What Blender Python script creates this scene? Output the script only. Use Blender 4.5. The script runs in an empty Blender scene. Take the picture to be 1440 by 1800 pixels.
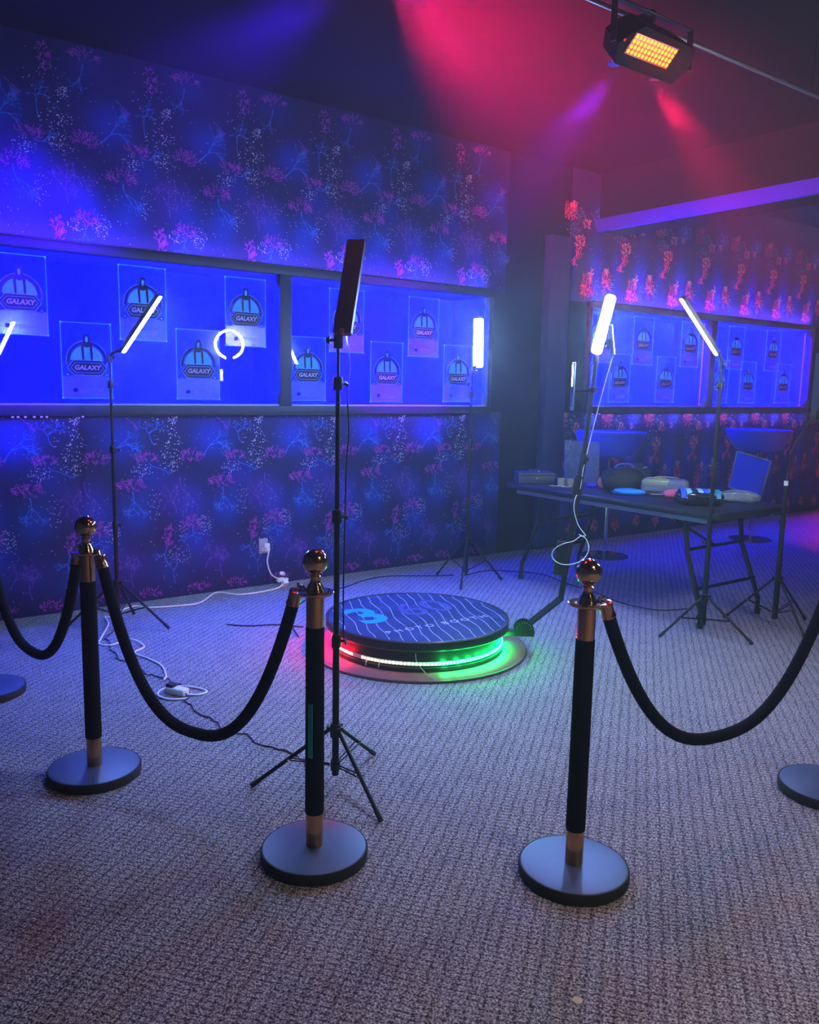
import bpy, bmesh, math, random
from mathutils import Vector, Matrix

# ------------------------------------------------------------------ camera, world, exposure
sc = bpy.context.scene
col = sc.collection
WALL_Y = 5.417
CEIL = 3.40

cam_data = bpy.data.cameras.new('camera')
cam = bpy.data.objects.new('camera', cam_data)
col.objects.link(cam)
cam_data.sensor_fit = 'VERTICAL'
cam_data.sensor_height = 24.0
cam_data.lens = 1473.5 / 1800 * 24.0
cam_data.clip_start = 0.02
_r = Vector((0.8036, -0.5949, 0.0196)).normalized()
_f = Vector((0.5907, 0.7933, -0.1477)).normalized()
_u = _r.cross(_f).normalized(); _r = _f.cross(_u).normalized()
cam.matrix_world = Matrix(((_r.x, _u.x, -_f.x, 0), (_r.y, _u.y, -_f.y, 0), (_r.z, _u.z, -_f.z, 1.45), (0, 0, 0, 1)))
sc.camera = cam

world = bpy.data.worlds.new('world'); sc.world = world
world.use_nodes = True
world.node_tree.nodes['Background'].inputs[0].default_value = (0.0, 0.0, 0.0, 1)
world.node_tree.nodes['Background'].inputs[1].default_value = 0.0

sc.view_settings.view_transform = 'Standard'
sc.view_settings.look = 'None'
sc.view_settings.gamma = 1.0
sc.view_settings.exposure = 0.0
sc.view_settings.use_curve_mapping = False
cy = sc.cycles
cy.use_denoising = True
cy.use_light_tree = False
cy.max_bounces = 4
cy.diffuse_bounces = 2
cy.glossy_bounces = 2
cy.transmission_bounces = 2
cy.transparent_max_bounces = 16
cy.volume_bounces = 0
cy.sample_clamp_indirect = 3.0
cy.caustics_reflective = False
cy.caustics_refractive = False

# light levels of the lamps, all in one spot
LED_PANEL = 640.0            # white video light panels
CASE_W = 430.0               # blue tubes inside each display bay (watts per tube)
UV_TOP_W = 17.0             # ultraviolet strip on top of a display case
UV_LOW_W = 2.2              # ultraviolet strip under a display case
BEAM_BLUE_W = 3800.0
BEAM_RED_W = 5200.0
STROBE_W = 7.0
PANEL_W = 29.0               # recessed ceiling panels behind the camera, the nearer one added
HAZE = (0.009, 0.009, 0.018)   # haze hangs thicker under the ceiling: floor layer, middle, top

def light(name, kind, loc, energy, color, parent=None, **kw):
    d = bpy.data.lights.new(name, kind)
    d.energy = energy; d.color = color
    for k, v in kw.items():
        if k not in ('aim', 'rot'):
            setattr(d, k, v)
    o = bpy.data.objects.new(name, d); col.objects.link(o)
    o.location = loc
    if 'aim' in kw:
        o.rotation_euler = (Vector(kw['aim']) - Vector(loc)).to_track_quat('-Z', 'Y').to_euler()
    if 'rot' in kw:
        o.rotation_euler = kw['rot']
    return o

BLUE = (0.0, 0.0010, 1.0)
UVC = (0.24, 0.10, 1.0)

# ------------------------------------------------------------------ materials
MATS = {}
def new_mat(name):
    m = bpy.data.materials.new(name); m.use_nodes = True
    MATS[name] = m
    return m, m.node_tree, m.node_tree.nodes['Principled BSDF']

def plain(name, color, rough=0.5, metal=0.0, spec=0.5, emit=None, es=0.0, noise=0.0, nscale=40.0, bump=0.0, sheen=0.0, coat=0.0):
    if name in MATS: return MATS[name]
    m, nt, b = new_mat(name)
    b.inputs['Base Color'].default_value = (*color, 1)
    b.inputs['Roughness'].default_value = rough
    b.inputs['Metallic'].default_value = metal
    b.inputs['Specular IOR Level'].default_value = spec
    b.inputs['Sheen Weight'].default_value = sheen
    b.inputs['Coat Weight'].default_value = coat
    if emit:
        b.inputs['Emission Color'].default_value = (*emit, 1)
        b.inputs['Emission Strength'].default_value = es
    if noise or bump:
        tc = nt.nodes.new('ShaderNodeTexCoord')
        n = nt.nodes.new('ShaderNodeTexNoise'); n.inputs['Scale'].default_value = nscale; n.inputs['Detail'].default_value = 3
        nt.links.new(tc.outputs['Object'], n.inputs['Vector'])
        if noise:
            mx = nt.nodes.new('ShaderNodeMix'); mx.data_type = 'RGBA'
            mx.inputs['A'].default_value = (*[c * (1 - noise) for c in color], 1)
            mx.inputs['B'].default_value = (*[min(1, c * (1 + noise)) for c in color], 1)
            nt.links.new(n.outputs['Fac'], mx.inputs['Factor'])
            nt.links.new(mx.outputs['Result'], b.inputs['Base Color'])
        if bump:
            bp = nt.nodes.new('ShaderNodeBump'); bp.inputs['Strength'].default_value = bump; bp.inputs['Distance'].default_value = 0.004
            nt.links.new(n.outputs['Fac'], bp.inputs['Height'])
            nt.links.new(bp.outputs['Normal'], b.inputs['Normal'])
    return m

def emitter(name, color, strength):
    if name in MATS: return MATS[name]
    m = bpy.data.materials.new(name); m.use_nodes = True; MATS[name] = m
    nt = m.node_tree; nt.nodes.clear()
    o = nt.nodes.new('ShaderNodeOutputMaterial'); e = nt.nodes.new('ShaderNodeEmission')
    e.inputs['Color'].default_value = (*color, 1); e.inputs['Strength'].default_value = strength
    nt.links.new(e.outputs[0], o.inputs['Surface'])
    return m

def vcol_mat(name, rough=0.6, emit=0.0, spec=0.3):
    if name in MATS: return MATS[name]
    m, nt, b = new_mat(name)
    a = nt.nodes.new('ShaderNodeAttribute'); a.attribute_name = 'Col'
    b.inputs['Roughness'].default_value = rough
    b.inputs['Specular IOR Level'].default_value = spec
    if emit:
        b.inputs['Base Color'].default_value = (0.02, 0.02, 0.02, 1)
        nt.links.new(a.outputs['Color'], b.inputs['Emission Color'])
        b.inputs['Emission Strength'].default_value = emit
    else:
        nt.links.new(a.outputs['Color'], b.inputs['Base Color'])
    return m

def clear_sheet(name, tint=(1, 1, 1), base=0.05, rough=0.02, body=None, body_fac=0.0):
    """thin clear sheet: see-through, with a Fresnel-like mirror and optionally a tinted body"""
    if name in MATS: return MATS[name]
    m = bpy.data.materials.new(name); m.use_nodes = True; MATS[name] = m
    nt = m.node_tree; nt.nodes.clear(); N = nt.nodes.new; L = nt.links.new
    o = N('ShaderNodeOutputMaterial'); mix = N('ShaderNodeMixShader')
    tr = N('ShaderNodeBsdfTransparent'); tr.inputs[0].default_value = (*tint, 1)
    gl = N('ShaderNodeBsdfGlossy'); gl.inputs['Roughness'].default_value = rough; gl.inputs['Color'].default_value = (1, 1, 1, 1)
    lw = N('ShaderNodeLayerWeight'); lw.inputs['Blend'].default_value = 0.5
    p = N('ShaderNodeMath'); p.operation = 'POWER'; p.inputs[1].default_value = 5.0
    ma = N('ShaderNodeMath'); ma.operation = 'MULTIPLY_ADD'; ma.inputs[1].default_value = 0.9; ma.inputs[2].default_value = base
    L(lw.outputs['Facing'], p.inputs[0]); L(p.outputs[0], ma.inputs[0]); L(ma.outputs[0], mix.inputs[0])
    src = tr.outputs[0]
    if body:
        df = N('ShaderNodeBsdfDiffuse'); df.inputs[0].default_value = (*body, 1)
        mb = N('ShaderNodeMixShader'); mb.inputs[0].default_value = body_fac
        L(tr.outputs[0], mb.inputs[1]); L(df.outputs[0], mb.inputs[2]); src = mb.outputs[0]
    L(src, mix.inputs[1]); L(gl.outputs[0], mix.inputs[2]); L(mix.outputs[0], o.inputs['Surface'])
    return m

# ------------------------------------------------------------------ mesh helpers
class MB:
    def __init__(s): s.v = []; s.f = []; s.c = []
    def add(s, vs, fs, c=None):
        b = len(s.v); s.v += [tuple(p) for p in vs]; s.f += [tuple(i + b for i in f) for f in fs]
        s.c += [c] * len(vs); return s
    def box(s, lo, hi, c=None):
        (a, b, d), (e, f, g) = lo, hi
        vs = [(a, b, d), (e, b, d), (e, f, d), (a, f, d), (a, b, g), (e, b, g), (e, f, g), (a, f, g)]
        return s.add(vs, [(0, 3, 2, 1), (4, 5, 6, 7), (0, 1, 5, 4), (1, 2, 6, 5), (2, 3, 7, 6), (3, 0, 4, 7)], c)
    def bbox(s, lo, hi, bev=0.004, seg=2, M=None, c=None):
        bm = bmesh.new()
        bmesh.ops.create_cube(bm, size=1.0)
        S = Vector(hi) - Vector(lo); C = (Vector(hi) + Vector(lo)) / 2
        for v in bm.verts: v.co = Vector((v.co.x * S.x, v.co.y * S.y, v.co.z * S.z)) + C
        if bev > 0:
            bmesh.ops.bevel(bm, geom=list(bm.edges), offset=min(bev, min(S) * 0.45), segments=seg, profile=0.5, affect='EDGES')
        bm.verts.index_update()
        vs = [(M @ v.co) if M else v.co.copy() for v in bm.verts]
        fs = [[v.index for v in f.verts] for f in bm.faces]
        bm.free()
        return s.add(vs, fs, c)
    def tube(s, pts, r, n=10, cap=True, closed=False, c=None):
        pts = [Vector(p) for p in pts]; m = len(pts)
        rr = r if isinstance(r, (list, tuple)) else [r] * m
        T = []
        for i in range(m):
            if closed: t = pts[(i + 1) % m] - pts[i - 1]
            else: t = pts[min(i + 1, m - 1)] - pts[max(i - 1, 0)]
            T.append(t.normalized() if t.length > 1e-9 else Vector((0, 0, 1)))
        a = Vector((0, 0, 1)) if abs(T[0].z) < 0.9 else Vector((1, 0, 0))
        nrm = (a - T[0] * a.dot(T[0])).normalized()
        vs = []
        for i in range(m):
            nrm = (nrm - T[i] * nrm.dot(T[i])).normalized(); bn = T[i].cross(nrm)
            for k in range(n):
                q = 2 * math.pi * k / n
                vs.append(pts[i] + (nrm * math.cos(q) + bn * math.sin(q)) * rr[i])
        fs = []
        for i in range(m if closed else m - 1):
            j = (i + 1) % m
            for k in range(n):
                fs.append((i * n + k, i * n + (k + 1) % n, j * n + (k + 1) % n, j * n + k))
        if cap and not closed:
            fs.append(tuple(range(n - 1, -1, -1))); fs.append(tuple((m - 1) * n + k for k in range(n)))
        return s.add(vs, fs, c)
    def lathe(s, prof, n=32, M=None, c=None):
        vs = []; fs = []; m = len(prof)
        for (r, z) in prof:
            for k in range(n):
                q = 2 * math.pi * k / n
                p = Vector((max(r, 1e-5) * math.cos(q), max(r, 1e-5) * math.sin(q), z))
                vs.append(M @ p if M else p)
        for i in range(m - 1):
            for k in range(n):
                fs.append((i * n + k, i * n + (k + 1) % n, (i + 1) * n + (k + 1) % n, (i + 1) * n + k))
        loop = prof[0] == prof[-1]
        if prof[0][0] > 1e-4 and not loop: fs.append(tuple(range(n - 1, -1, -1)))
        if prof[-1][0] > 1e-4 and not loop: fs.append(tuple((m - 1) * n + k for k in range(n)))
        return s.add(vs, fs, c)
    def prism(s, poly, y0, y1, c=None):
        """outline in the xz plane, pushed from y0 (front) to y1"""
        n = len(poly)
        vs = [(x, y0, z) for x, z in poly] + [(x, y1, z) for x, z in poly]
        fs = [tuple(range(n)), tuple(range(2 * n - 1, n - 1, -1))]
        fs += [(i, i + n, (i + 1) % n + n, (i + 1) % n) for i in range(n)]
        return s.add(vs, fs, c)
    def band(s, outer, inner, y0, y1, closed=True, c=None):
        """strip between two polylines in xz, pushed in y"""
        n = len(outer)
        vs = [(x, y0, z) for x, z in outer] + [(x, y0, z) for x, z in inner] + [(x, y1, z) for x, z in outer] + [(x, y1, z) for x, z in inner]
        fs = []
        for i in range(n if closed else n - 1):
            j = (i + 1) % n
            fs += [(i, j, n + j, n + i), (2 * n + i, 3 * n + i, 3 * n + j, 2 * n + j), (i, 2 * n + i, 2 * n + j, j), (n + i, n + j, 3 * n + j, 3 * n + i)]
        if not closed:
            fs += [(0, n, 3 * n, 2 * n), (n - 1, 3 * n - 1, 4 * n - 1, 2 * n - 1)]
        return s.add(vs, fs, c)
    def mesh(s, name, smooth=True, angle=38):
        me = bpy.data.meshes.new(name)
        me.from_pydata(s.v, [], s.f); me.validate()
        if smooth:
            me.polygons.foreach_set('use_smooth', [True] * len(me.polygons))
            me.set_sharp_from_angle(angle=math.radians(angle))
        if any(x is not None for x in s.c):
            at = me.color_attributes.new('Col', 'FLOAT_COLOR', 'POINT')
            flat = []
            for x in s.c: flat += [*(x or (0.5, 0.5, 0.5)), 1.0]
            at.data.foreach_set('color', flat)
        bm = bmesh.new(); bm.from_mesh(me)
        if len(bm.faces) < 60000:
            bmesh.ops.recalc_face_normals(bm, faces=bm.faces[:]); bm.to_mesh(me)
        bm.free()
        return me
    def build(s, name, mat, parent=None, smooth=True, angle=38):
        return link(name, s.mesh(name, smooth, angle), mat, parent)

def link(name, me, mat, parent=None):
    o = bpy.data.objects.new(name, me); col.objects.link(o)
    if mat is not None and len(me.materials) == 0: me.materials.append(mat)
    if parent: o.parent = parent
    return o

def thing(name, label, cat, loc=(0, 0, 0), rz=0.0, group=None):
    o = bpy.data.objects.new(name, None); col.objects.link(o)
    o.empty_display_size = 0.1
    o.location = loc; o.rotation_euler = (0, 0, rz)
    o['label'] = label; o['category'] = cat
    if group: o['group'] = group
    return o

def tag(o, label, cat, group=None, kind=None):
    o['label'] = label; o['category'] = cat
    if group: o['group'] = group
    if kind: o['kind'] = kind
    return o

def structure(o, label=None):
    o['kind'] = 'structure'
    if label: o['label'] = label
    return o

def dup(root, loc, label, rz=0.0, group=None):
    r = root.copy(); col.objects.link(r); r.location = loc; r.rotation_euler = (0, 0, rz); r['label'] = label
    if group: r['group'] = group
    for ch in root.children:
        c = ch.copy(); col.objects.link(c); c.parent = r
        for g in ch.children:
            d = g.copy(); col.objects.link(d); d.parent = c
    return r

def text_mesh(txt, size, depth=0.0, shear=0.0, align='CENTER', bold=0.0):
    cu = bpy.data.curves.new('lettering', 'FONT'); cu.body = txt; cu.size = size; cu.extrude = depth; cu.shear = shear
    cu.align_x = align; cu.align_y = 'CENTER'; cu.offset = bold; cu.resolution_u = 3
    o = bpy.data.objects.new('lettering_source', cu); col.objects.link(o)
    bpy.context.view_layer.update()
    me = bpy.data.meshes.new_from_object(o.evaluated_get(bpy.context.evaluated_depsgraph_get()))
    bpy.data.objects.remove(o); bpy.data.curves.remove(cu)
    me.name = 'lettering'
    me.materials.clear()
    return me

def smooth_path(pts, n=8):
    """Catmull-Rom through the points"""
    P = [Vector(p) for p in pts]; out = []
    for i in range(len(P) - 1):
        p0 = P[max(i - 1, 0)]; p1 = P[i]; p2 = P[i + 1]; p3 = P[min(i + 2, len(P) - 1)]
        for k in range(n):
            t = k / n
            out.append(0.5 * ((2 * p1) + (p2 - p0) * t + (2 * p0 - 5 * p1 + 4 * p2 - p3) * t * t + (3 * p1 - p0 - 3 * p2 + p3) * t ** 3))
    out.append(P[-1]); return out

# ------------------------------------------------------------------ shared materials
def carpet_material():
    m, nt, b = new_mat('carpet'); N = nt.nodes.new; L = nt.links.new
    tc = N('ShaderNodeTexCoord'); mp = N('ShaderNodeMapping'); mp.inputs['Rotation'].default_value = (0, 0, math.radians(-38))
    L(tc.outputs['Object'], mp.inputs['Vector'])
    # wobble so the woven lines are not ruler straight
    nz = N('ShaderNodeTexNoise'); nz.inputs['Scale'].default_value = 26; nz.inputs['Detail'].default_value = 2
    L(mp.outputs[0], nz.inputs['Vector'])
    sub = N('ShaderNodeVectorMath'); sub.operation = 'SUBTRACT'; sub.inputs[1].default_value = (0.5, 0.5, 0.5)
    scl = N('ShaderNodeVectorMath'); scl.operation = 'SCALE'; scl.inputs['Scale'].default_value = 0.022
    add = N('ShaderNodeVectorMath'); add.operation = 'ADD'
    L(nz.outputs['Color'], sub.inputs[0]); L(sub.outputs[0], scl.inputs[0]); L(scl.outputs[0], add.inputs[0]); L(mp.outputs[0], add.inputs[1])
    def wave(direction, scale, dist=0.0):
        w = N('ShaderNodeTexWave'); w.wave_type = 'BANDS'; w.bands_direction = direction; w.wave_profile = 'SIN'
        w.inputs['Scale'].default_value = scale; w.inputs['Distortion'].default_value = dist; w.inputs['Detail'].default_value = 1
        L(add.outputs[0], w.inputs['Vector']); return w
    ww = wave('Y', 0.3142 / 0.038)       # dark lines running away from the camera
    wr = wave('X', 0.3142 / 0.021)       # finer rows across
    def line(w, p):
        q = N('ShaderNodeMath'); q.operation = 'POWER'; q.inputs[1].default_value = p; L(w.outputs['Fac'], q.inputs[0]); return q
    l1 = line(ww, 7.0); l2 = line(wr, 4.0)
    fib = N('ShaderNodeTexNoise'); fib.inputs['Scale'].default_value = 150; fib.inputs['Detail'].default_value = 2; fib.inputs['Roughness'].default_value = 0.7
    L(mp.outputs[0], fib.inputs['Vector'])
    vor = N('ShaderNodeTexVoronoi'); vor.inputs['Scale'].default_value = 150; L(mp.outputs[0], vor.inputs['Vector'])
    big = N('ShaderNodeTexNoise'); big.inputs['Scale'].default_value = 9; big.inputs['Detail'].default_value = 3; L(mp.outputs[0], big.inputs['Vector'])
    def mad(a, k, c):
        q = N('ShaderNodeMath'); q.operation = 'MULTIPLY_ADD'; q.inputs[1].default_value = k
        L(a, q.inputs[0])
        if isinstance(c, float): q.inputs[2].default_value = c
        else: L(c, q.inputs[2])
        return q.outputs[0]
    h = mad(fib.outputs['Fac'], 3.4, -1.12)
    h = mad(vor.outputs['Distance'], -0.30, h)
    brk = N('ShaderNodeTexNoise'); brk.inputs['Scale'].default_value = 60; L(mp.outputs[0], brk.inputs['Vector'])
    bm_ = N('ShaderNodeMath'); bm_.operation = 'MULTIPLY'; L(l1.outputs[0], bm_.inputs[0]); L(brk.outputs['Fac'], bm_.inputs[1])
    h = mad(bm_.outputs[0], -0.50, h)
    h = mad(l2.outputs[0], -0.30, h)
    h = mad(big.outputs['Fac'], 0.25, h)
    ramp = N('ShaderNodeValToRGB')
    ramp.color_ramp.elements[0].position = 0.0; ramp.color_ramp.elements[0].color = (0.060, 0.052, 0.065, 1)
    ramp.color_ramp.elements[1].position = 1.0; ramp.color_ramp.elements[1].color = (0.78, 0.74, 0.72, 1)
    e = ramp.color_ramp.elements.new(0.45); e.color = (0.31, 0.285, 0.305, 1)
    L(h, ramp.inputs[0]); L(ramp.outputs[0], b.inputs['Base Color'])
    b.inputs['Roughness'].default_value = 0.95; b.inputs['Specular IOR Level'].default_value = 0.12
    bp = N('ShaderNodeBump'); bp.inputs['Strength'].default_value = 0.8; bp.inputs['Distance'].default_value = 0.006
    L(h, bp.inputs['Height']); L(bp.outputs[0], b.inputs['Normal'])
    return m

M_CARPET = carpet_material()
M_CEIL = plain('ceiling_paint', (0.006, 0.005, 0.008), 0.9, spec=0.03, noise=0.2, nscale=3)
M_DARKWALL = plain('dark_wall_paint', (0.006, 0.007, 0.013), 0.9, spec=0.03, noise=0.2, nscale=5)
M_GREYWALL = plain('grey_wall_paint', (0.10, 0.10, 0.12), 0.75, noise=0.15, nscale=4)
M_TRIM = plain('trim_paint', (0.55, 0.55, 0.6), 0.5, noise=0.05, nscale=8)
M_FRAME = plain('case_frame_metal', (0.035, 0.045, 0.075), 0.45, spec=.3, noise=0.2, nscale=30)
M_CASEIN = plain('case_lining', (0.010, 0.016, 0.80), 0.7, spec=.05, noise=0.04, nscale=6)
M_GLASS = clear_sheet('case_glass', (0.985, 0.99, 1.0), base=0.035, rough=0.012)
M_BLACKMETAL = plain('black_powder_coat', (0.006, 0.006, 0.007), 0.45, spec=0.3, noise=0.2, nscale=60)
M_BLACKPLASTIC = plain('black_plastic', (0.007, 0.007, 0.008), 0.40, spec=0.35, noise=0.2, nscale=50)
M_RUBBER = plain('black_rubber', (0.012, 0.012, 0.013), 0.8, noise=0.2, nscale=60)
M_BRASS = plain('polished_gold', (0.72, 0.44, 0.22), 0.12, metal=1.0)
M_BRUSHED = plain('brushed_gold', (0.62, 0.33, 0.17), 0.19, metal=1.0, noise=0.1, nscale=120)
M_PLATE = plain('satin_base_plate', (0.085, 0.11, 0.17), 0.46, metal=0.35, noise=0.06, nscale=80)
M_VELVET = plain('black_velvet', (0.008, 0.008, 0.011), 0.95, spec=0.08, noise=0.3, nscale=150, bump=0.15)
M_CHROME = plain('chrome', (0.85, 0.86, 0.9), 0.12, metal=1.0)
M_WHITEPL = plain('white_plastic', (0.80, 0.80, 0.78), 0.4, noise=0.03, nscale=30)
M_CABLEW = plain('white_cable', (0.85, 0.85, 0.84), 0.45)
M_CABLEB = plain('black_cable', (0.012, 0.012, 0.013), 0.5)
M_LED = emitter('white_led_diffuser', (0.25, 0.44, 1.0), LED_PANEL)

# ------------------------------------------------------------------ room shell
XL, XR, YF = -2.5, 11.52, -5.0
CZ0, CZ1 = 1.24, 2.26            # outer height of the display cases
CASES = [(0.92, 4.84), (6.03, 10.03)]
CASE_DEPTH = 0.44

MB().box((XL - .3, YF - .3, -0.15), (XR + .3, WALL_Y + 0.9, 0.0)).build('floor', M_CARPET, smooth=False)
structure(bpy.data.objects['floor'], 'grey woven loop carpet with a dark grid of rows')
structure(MB().box((XL - .3, YF - .3, CEIL), (XR + .3, WALL_Y + 0.9, CEIL + 0.15)).build('ceiling', M_CEIL, smooth=False), 'dark painted ceiling washed red and violet')
structure(MB().box((XL - .3, YF - .3, 0), (XL, WALL_Y + .9, CEIL)).build('wall_left', M_GREYWALL, smooth=False))
structure(MB().box((XR, YF - .3, 0), (XR + .3, WALL_Y + .9, CEIL)).build('wall_right', M_GREYWALL, smooth=False))
structure(MB().box((XL, YF - .3, 0), (XR, YF, CEIL)).build('wall_front', M_GREYWALL, smooth=False))
wb = MB()
W1 = WALL_Y + 0.62
wb.box((XL, WALL_Y, 0), (XR, W1, CZ0 + .01)).box((XL, WALL_Y, CZ1 - .01), (XR, W1, CEIL))
xs = [XL] + [x for c in CASES for x in (c[0] + .01, c[1] - .01)] + [XR]
for i in range(0, len(xs), 2):
    wb.box((xs[i], WALL_Y, CZ0 + .01), (xs[i + 1], W1, CZ1 - .01))
wb.box((XL, WALL_Y + CASE_DEPTH + .06, CZ0), (XR, W1, CZ1))
wall_back = structure(wb.build('wall_back', M_DARKWALL, smooth=False), 'back wall papered with coral and star patterns on dark blue')

# pilaster between the two papers, bulkhead with a blue-lit edge board, skirting
structure(MB().bbox((5.45, WALL_Y - .09, 0), (5.70, WALL_Y, 2.78), 0.004).build('trim_1', plain('pilaster_paint', (.018, .022, .11), .7, spec=.1)), 'plain pilaster between the two wallpapers')
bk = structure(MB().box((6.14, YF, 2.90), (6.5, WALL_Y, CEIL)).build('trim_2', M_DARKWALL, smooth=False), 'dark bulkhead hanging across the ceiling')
MB().bbox((6.10, YF, 2.885), (6.14, WALL_Y, 3.0), 0.003).build('edge_board', plain('blue_lit_board', (.025, .03, .75), .5), bk)  # blue light falling on the board is put into its base colour

# ---------------- wallpaper: each drop is one strip, print included
M_PAPER = vcol_mat('wallpaper_print', rough=0.55, spec=0.25)
def squiggle(mb, x, z, ang, ln, w, rng, c, seg=3, wob=0.5, y=-0.0016, zr=(0, 9)):
    px, pz = x, z; a = ang
    for k in range(seg):
        a += rng.uniform(-wob, wob); l = ln / seg * rng.uniform(.7, 1.2)
        nx, nz = px + math.cos(a) * l, pz + math.sin(a) * l
        w0 = w * (1 - k / seg * .6); w1 = w * (1 - (k + 1) / seg * .6)
        ox, oz = -math.sin(a), math.cos(a)
        if zr[0] + .006 < min(pz, nz) and max(pz, nz) < zr[1] - .006:
            mb.add([(px + ox * w0, y, pz + oz * w0), (px - ox * w0, y, pz - oz * w0), (nx - ox * w1, y, nz - oz * w1), (nx + ox * w1, y, nz + oz * w1)], [(0, 1, 2, 3)], c)
        px, pz = nx, nz
    return px, pz, a

def tree(mb, x, z, ang, ln, w, depth, rng, c, zr, spread=0.75, y=-0.0012):
    px, pz, a = squiggle(mb, x, z, ang, ln, w, rng, c, 3, 0.35, y, zr)
    if depth > 0:
        for k in range(rng.choice((2, 3, 3))):
            tree(mb, px, pz, a + rng.uniform(-spread, spread) * 1.4, ln * rng.uniform(.6, .84), w * .70, depth - 1, rng, c, zr, spread, y)

def tuft(mb, x, z, w, h, rng, c, n, zr, up=math.pi / 2):
    for i in range(n):
        q = rng.uniform(0, 6.283); rr = math.sqrt(rng.random())
        px = x + math.cos(q) * rr * w / 2; pz = z + math.sin(q) * rr * h / 2
        a = math.atan2(pz - (z - h * .7), px - x) + rng.uniform(-.7, .7)
        k = rng.uniform(.6, 1.15)
        cc = tuple(min(1, v * k) for v in c)
        ex, ez, ea = squiggle(mb, px, pz, a, rng.uniform(.018, .036), rng.uniform(.0016, .0026), rng, cc, 3, .6, -0.002, zr)
        if rng.random() < .6:
            squiggle(mb, (px + ex) / 2, (pz + ez) / 2, a + rng.choice((-1, 1)) * .9, .016, .0016, rng, cc, 2, .5, -0.002, zr)

def dots(mb, x, z, w, h, n, rng, zr, c=(.62, .62, .80), r=(.0018, .0042)):
    for i in range(n):
        q = rng.uniform(0, 6.283); rr = rng.random() ** .65
        px = x + math.cos(q) * rr * w / 2; pz = z + math.sin(q) * rr * h / 2
        s = rng.uniform(*r)
        if not (zr[0] + s + .004 < pz < zr[1] - s - .004): continue
        mb.add([(px + s * math.cos(k * 1.0472), -0.0014, pz + s * math.sin(k * 1.0472)) for k in range(6)], [tuple(range(6))], c)

def base_grid(mb, period, z0, z1, clouds, vper, dark):
    nx, nzz = 20, max(6, int((z1 - z0) / 0.03))
    vs = []; cs = []
    for j in range(nzz + 1):
        for i in range(nx + 1):
            x = period * i / nx; z = z0 + (z1 - z0) * j / nzz
            c = list(dark)
            for (cx, cz, r1, r2, cc) in clouds:
                for sx in (-period, 0, period):
                    for sz in (0, vper):
                        g = math.exp(-(((x - cx - sx) / r1) ** 2 + ((z - cz - sz) / r2) ** 2))
                        for t in range(3): c[t] += g * cc[t]
            vs.append((x, 0, z)); cs.append(tuple(c))
    fs = [(j * (nx + 1) + i, j * (nx + 1) + i + 1, (j + 1) * (nx + 1) + i + 1, (j + 1) * (nx + 1) + i) for j in range(nzz) for i in range(nx)]
    b = len(mb.v); mb.v += vs; mb.f += [tuple(k + b for k in f) for f in fs]; mb.c += cs

PINK = (.46, .06, .55); ROSE = (.95, .15, .26); BLUEC = (.03, .17, .75); VIO = (.17, .07, .50)
def left_paper(z0, z1, seed):
    rng = random.Random(seed); mb = MB(); P = 0.625; V = 1.91; zr = (z0, z1)
    clouds = [(.46, 1.07, .12, .11, (.0, .02, 0.34)), (.56, .60, .10, .12, (.0, .03, 0.25)), (.02, .84, .10, .10, (.0, .01, 0.19)), (.34, .40, .10, .12, (.0, .02, 0.26)),
              (.19, .70, .14, .12, (.03, .01, 0.14)), (.50, .25, .14, .12, (.02, .01, 0.12)), (.16, .20, .14, .12, (.0, .02, 0.12)), (.33, 1.40, .12, .1, (.0, .01, 0.15)), (.30, .62, .1, .12, (.0, .02, 0.22))]
    base_grid(mb, P, z0, z1, clouds, V, (.009, .011, .075))
    for v in (0, V):
        def T(x, z, w, h, n, c=PINK): tuft(mb, x, z + v, w, h, rng, c, n, zr)
        T(.005, .95, .15, .07, 46); T(.31, .955, .15, .085, 52); T(.525, .775, .20, .075, 60); T(.14, .42, .075, .16, 44); T(.31, .50, .13, .11, 48)
        T(.012, .05, .16, .06, 34); T(.35, .05, .15, .05, 30); T(.10, 1.36, .075, .17, 30); T(.32, 1.43, .2, .07, 34)
        # blue rooted corals and the violet webs behind them
        for (x, z, a, l, w, d, c) in [(.40, .96, .85, .085, .0042, 4, BLUEC), (.53, .74, -1.45, .075, .0042, 4, BLUEC), (.31, .47, -1.6, .055, .0034, 3, BLUEC), (.13, .36, -1.7, .06, .0034, 3, BLUEC),
                                      (.02, .92, -.8, .06, .0032, 3, BLUEC), (.20, .58, 1.5, .075, .0028, 4, VIO), (.23, .82, -1.4, .08, .0028, 4, VIO), (.52, .10, 1.5, .075, .0030, 4, VIO), (.18, .10, 1.7, .075, .0032, 4, (.10, .10, .50)),
                                      (.40, .18, 1.2, .07, .003, 4, VIO), (.05, 1.05, 2.0, .07, .003, 4, BLUEC), (.50, 1.22, -.4, .05, .003, 3, VIO), (.31, 1.38, -1.4, .07, .003, 3, BLUEC)]:
            tree(mb, x, z + v, a, l, w, d, rng, c, zr)
        D = lambda x, z, w, h, n, r=(.0016, .0036): dots(mb, x, z + v, w, h, n, rng, zr, r=r)
        D(.19, 1.20, .08, .07, 40); D(.15, 1.06, .20, .22, 60, (.002, .0046)); D(.17, .92, .16, .14, 70); D(-.03, .87, .15, .10, 60); D(.39, .48, .12, .14, 70)
        D(.22, .30, .18, .14, 50); D(.24, .46, .1, .1, 34); D(.20, 1.22, .04, .04, 22); D(.31, .6, .62, 1.5, 150, (.0014, .0032)); D(.06, 1.30, .3, .3, 30); D(.05, .66, .1, .25, 26)
    return mb.mesh('wallpaper_strip', smooth=False)

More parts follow.
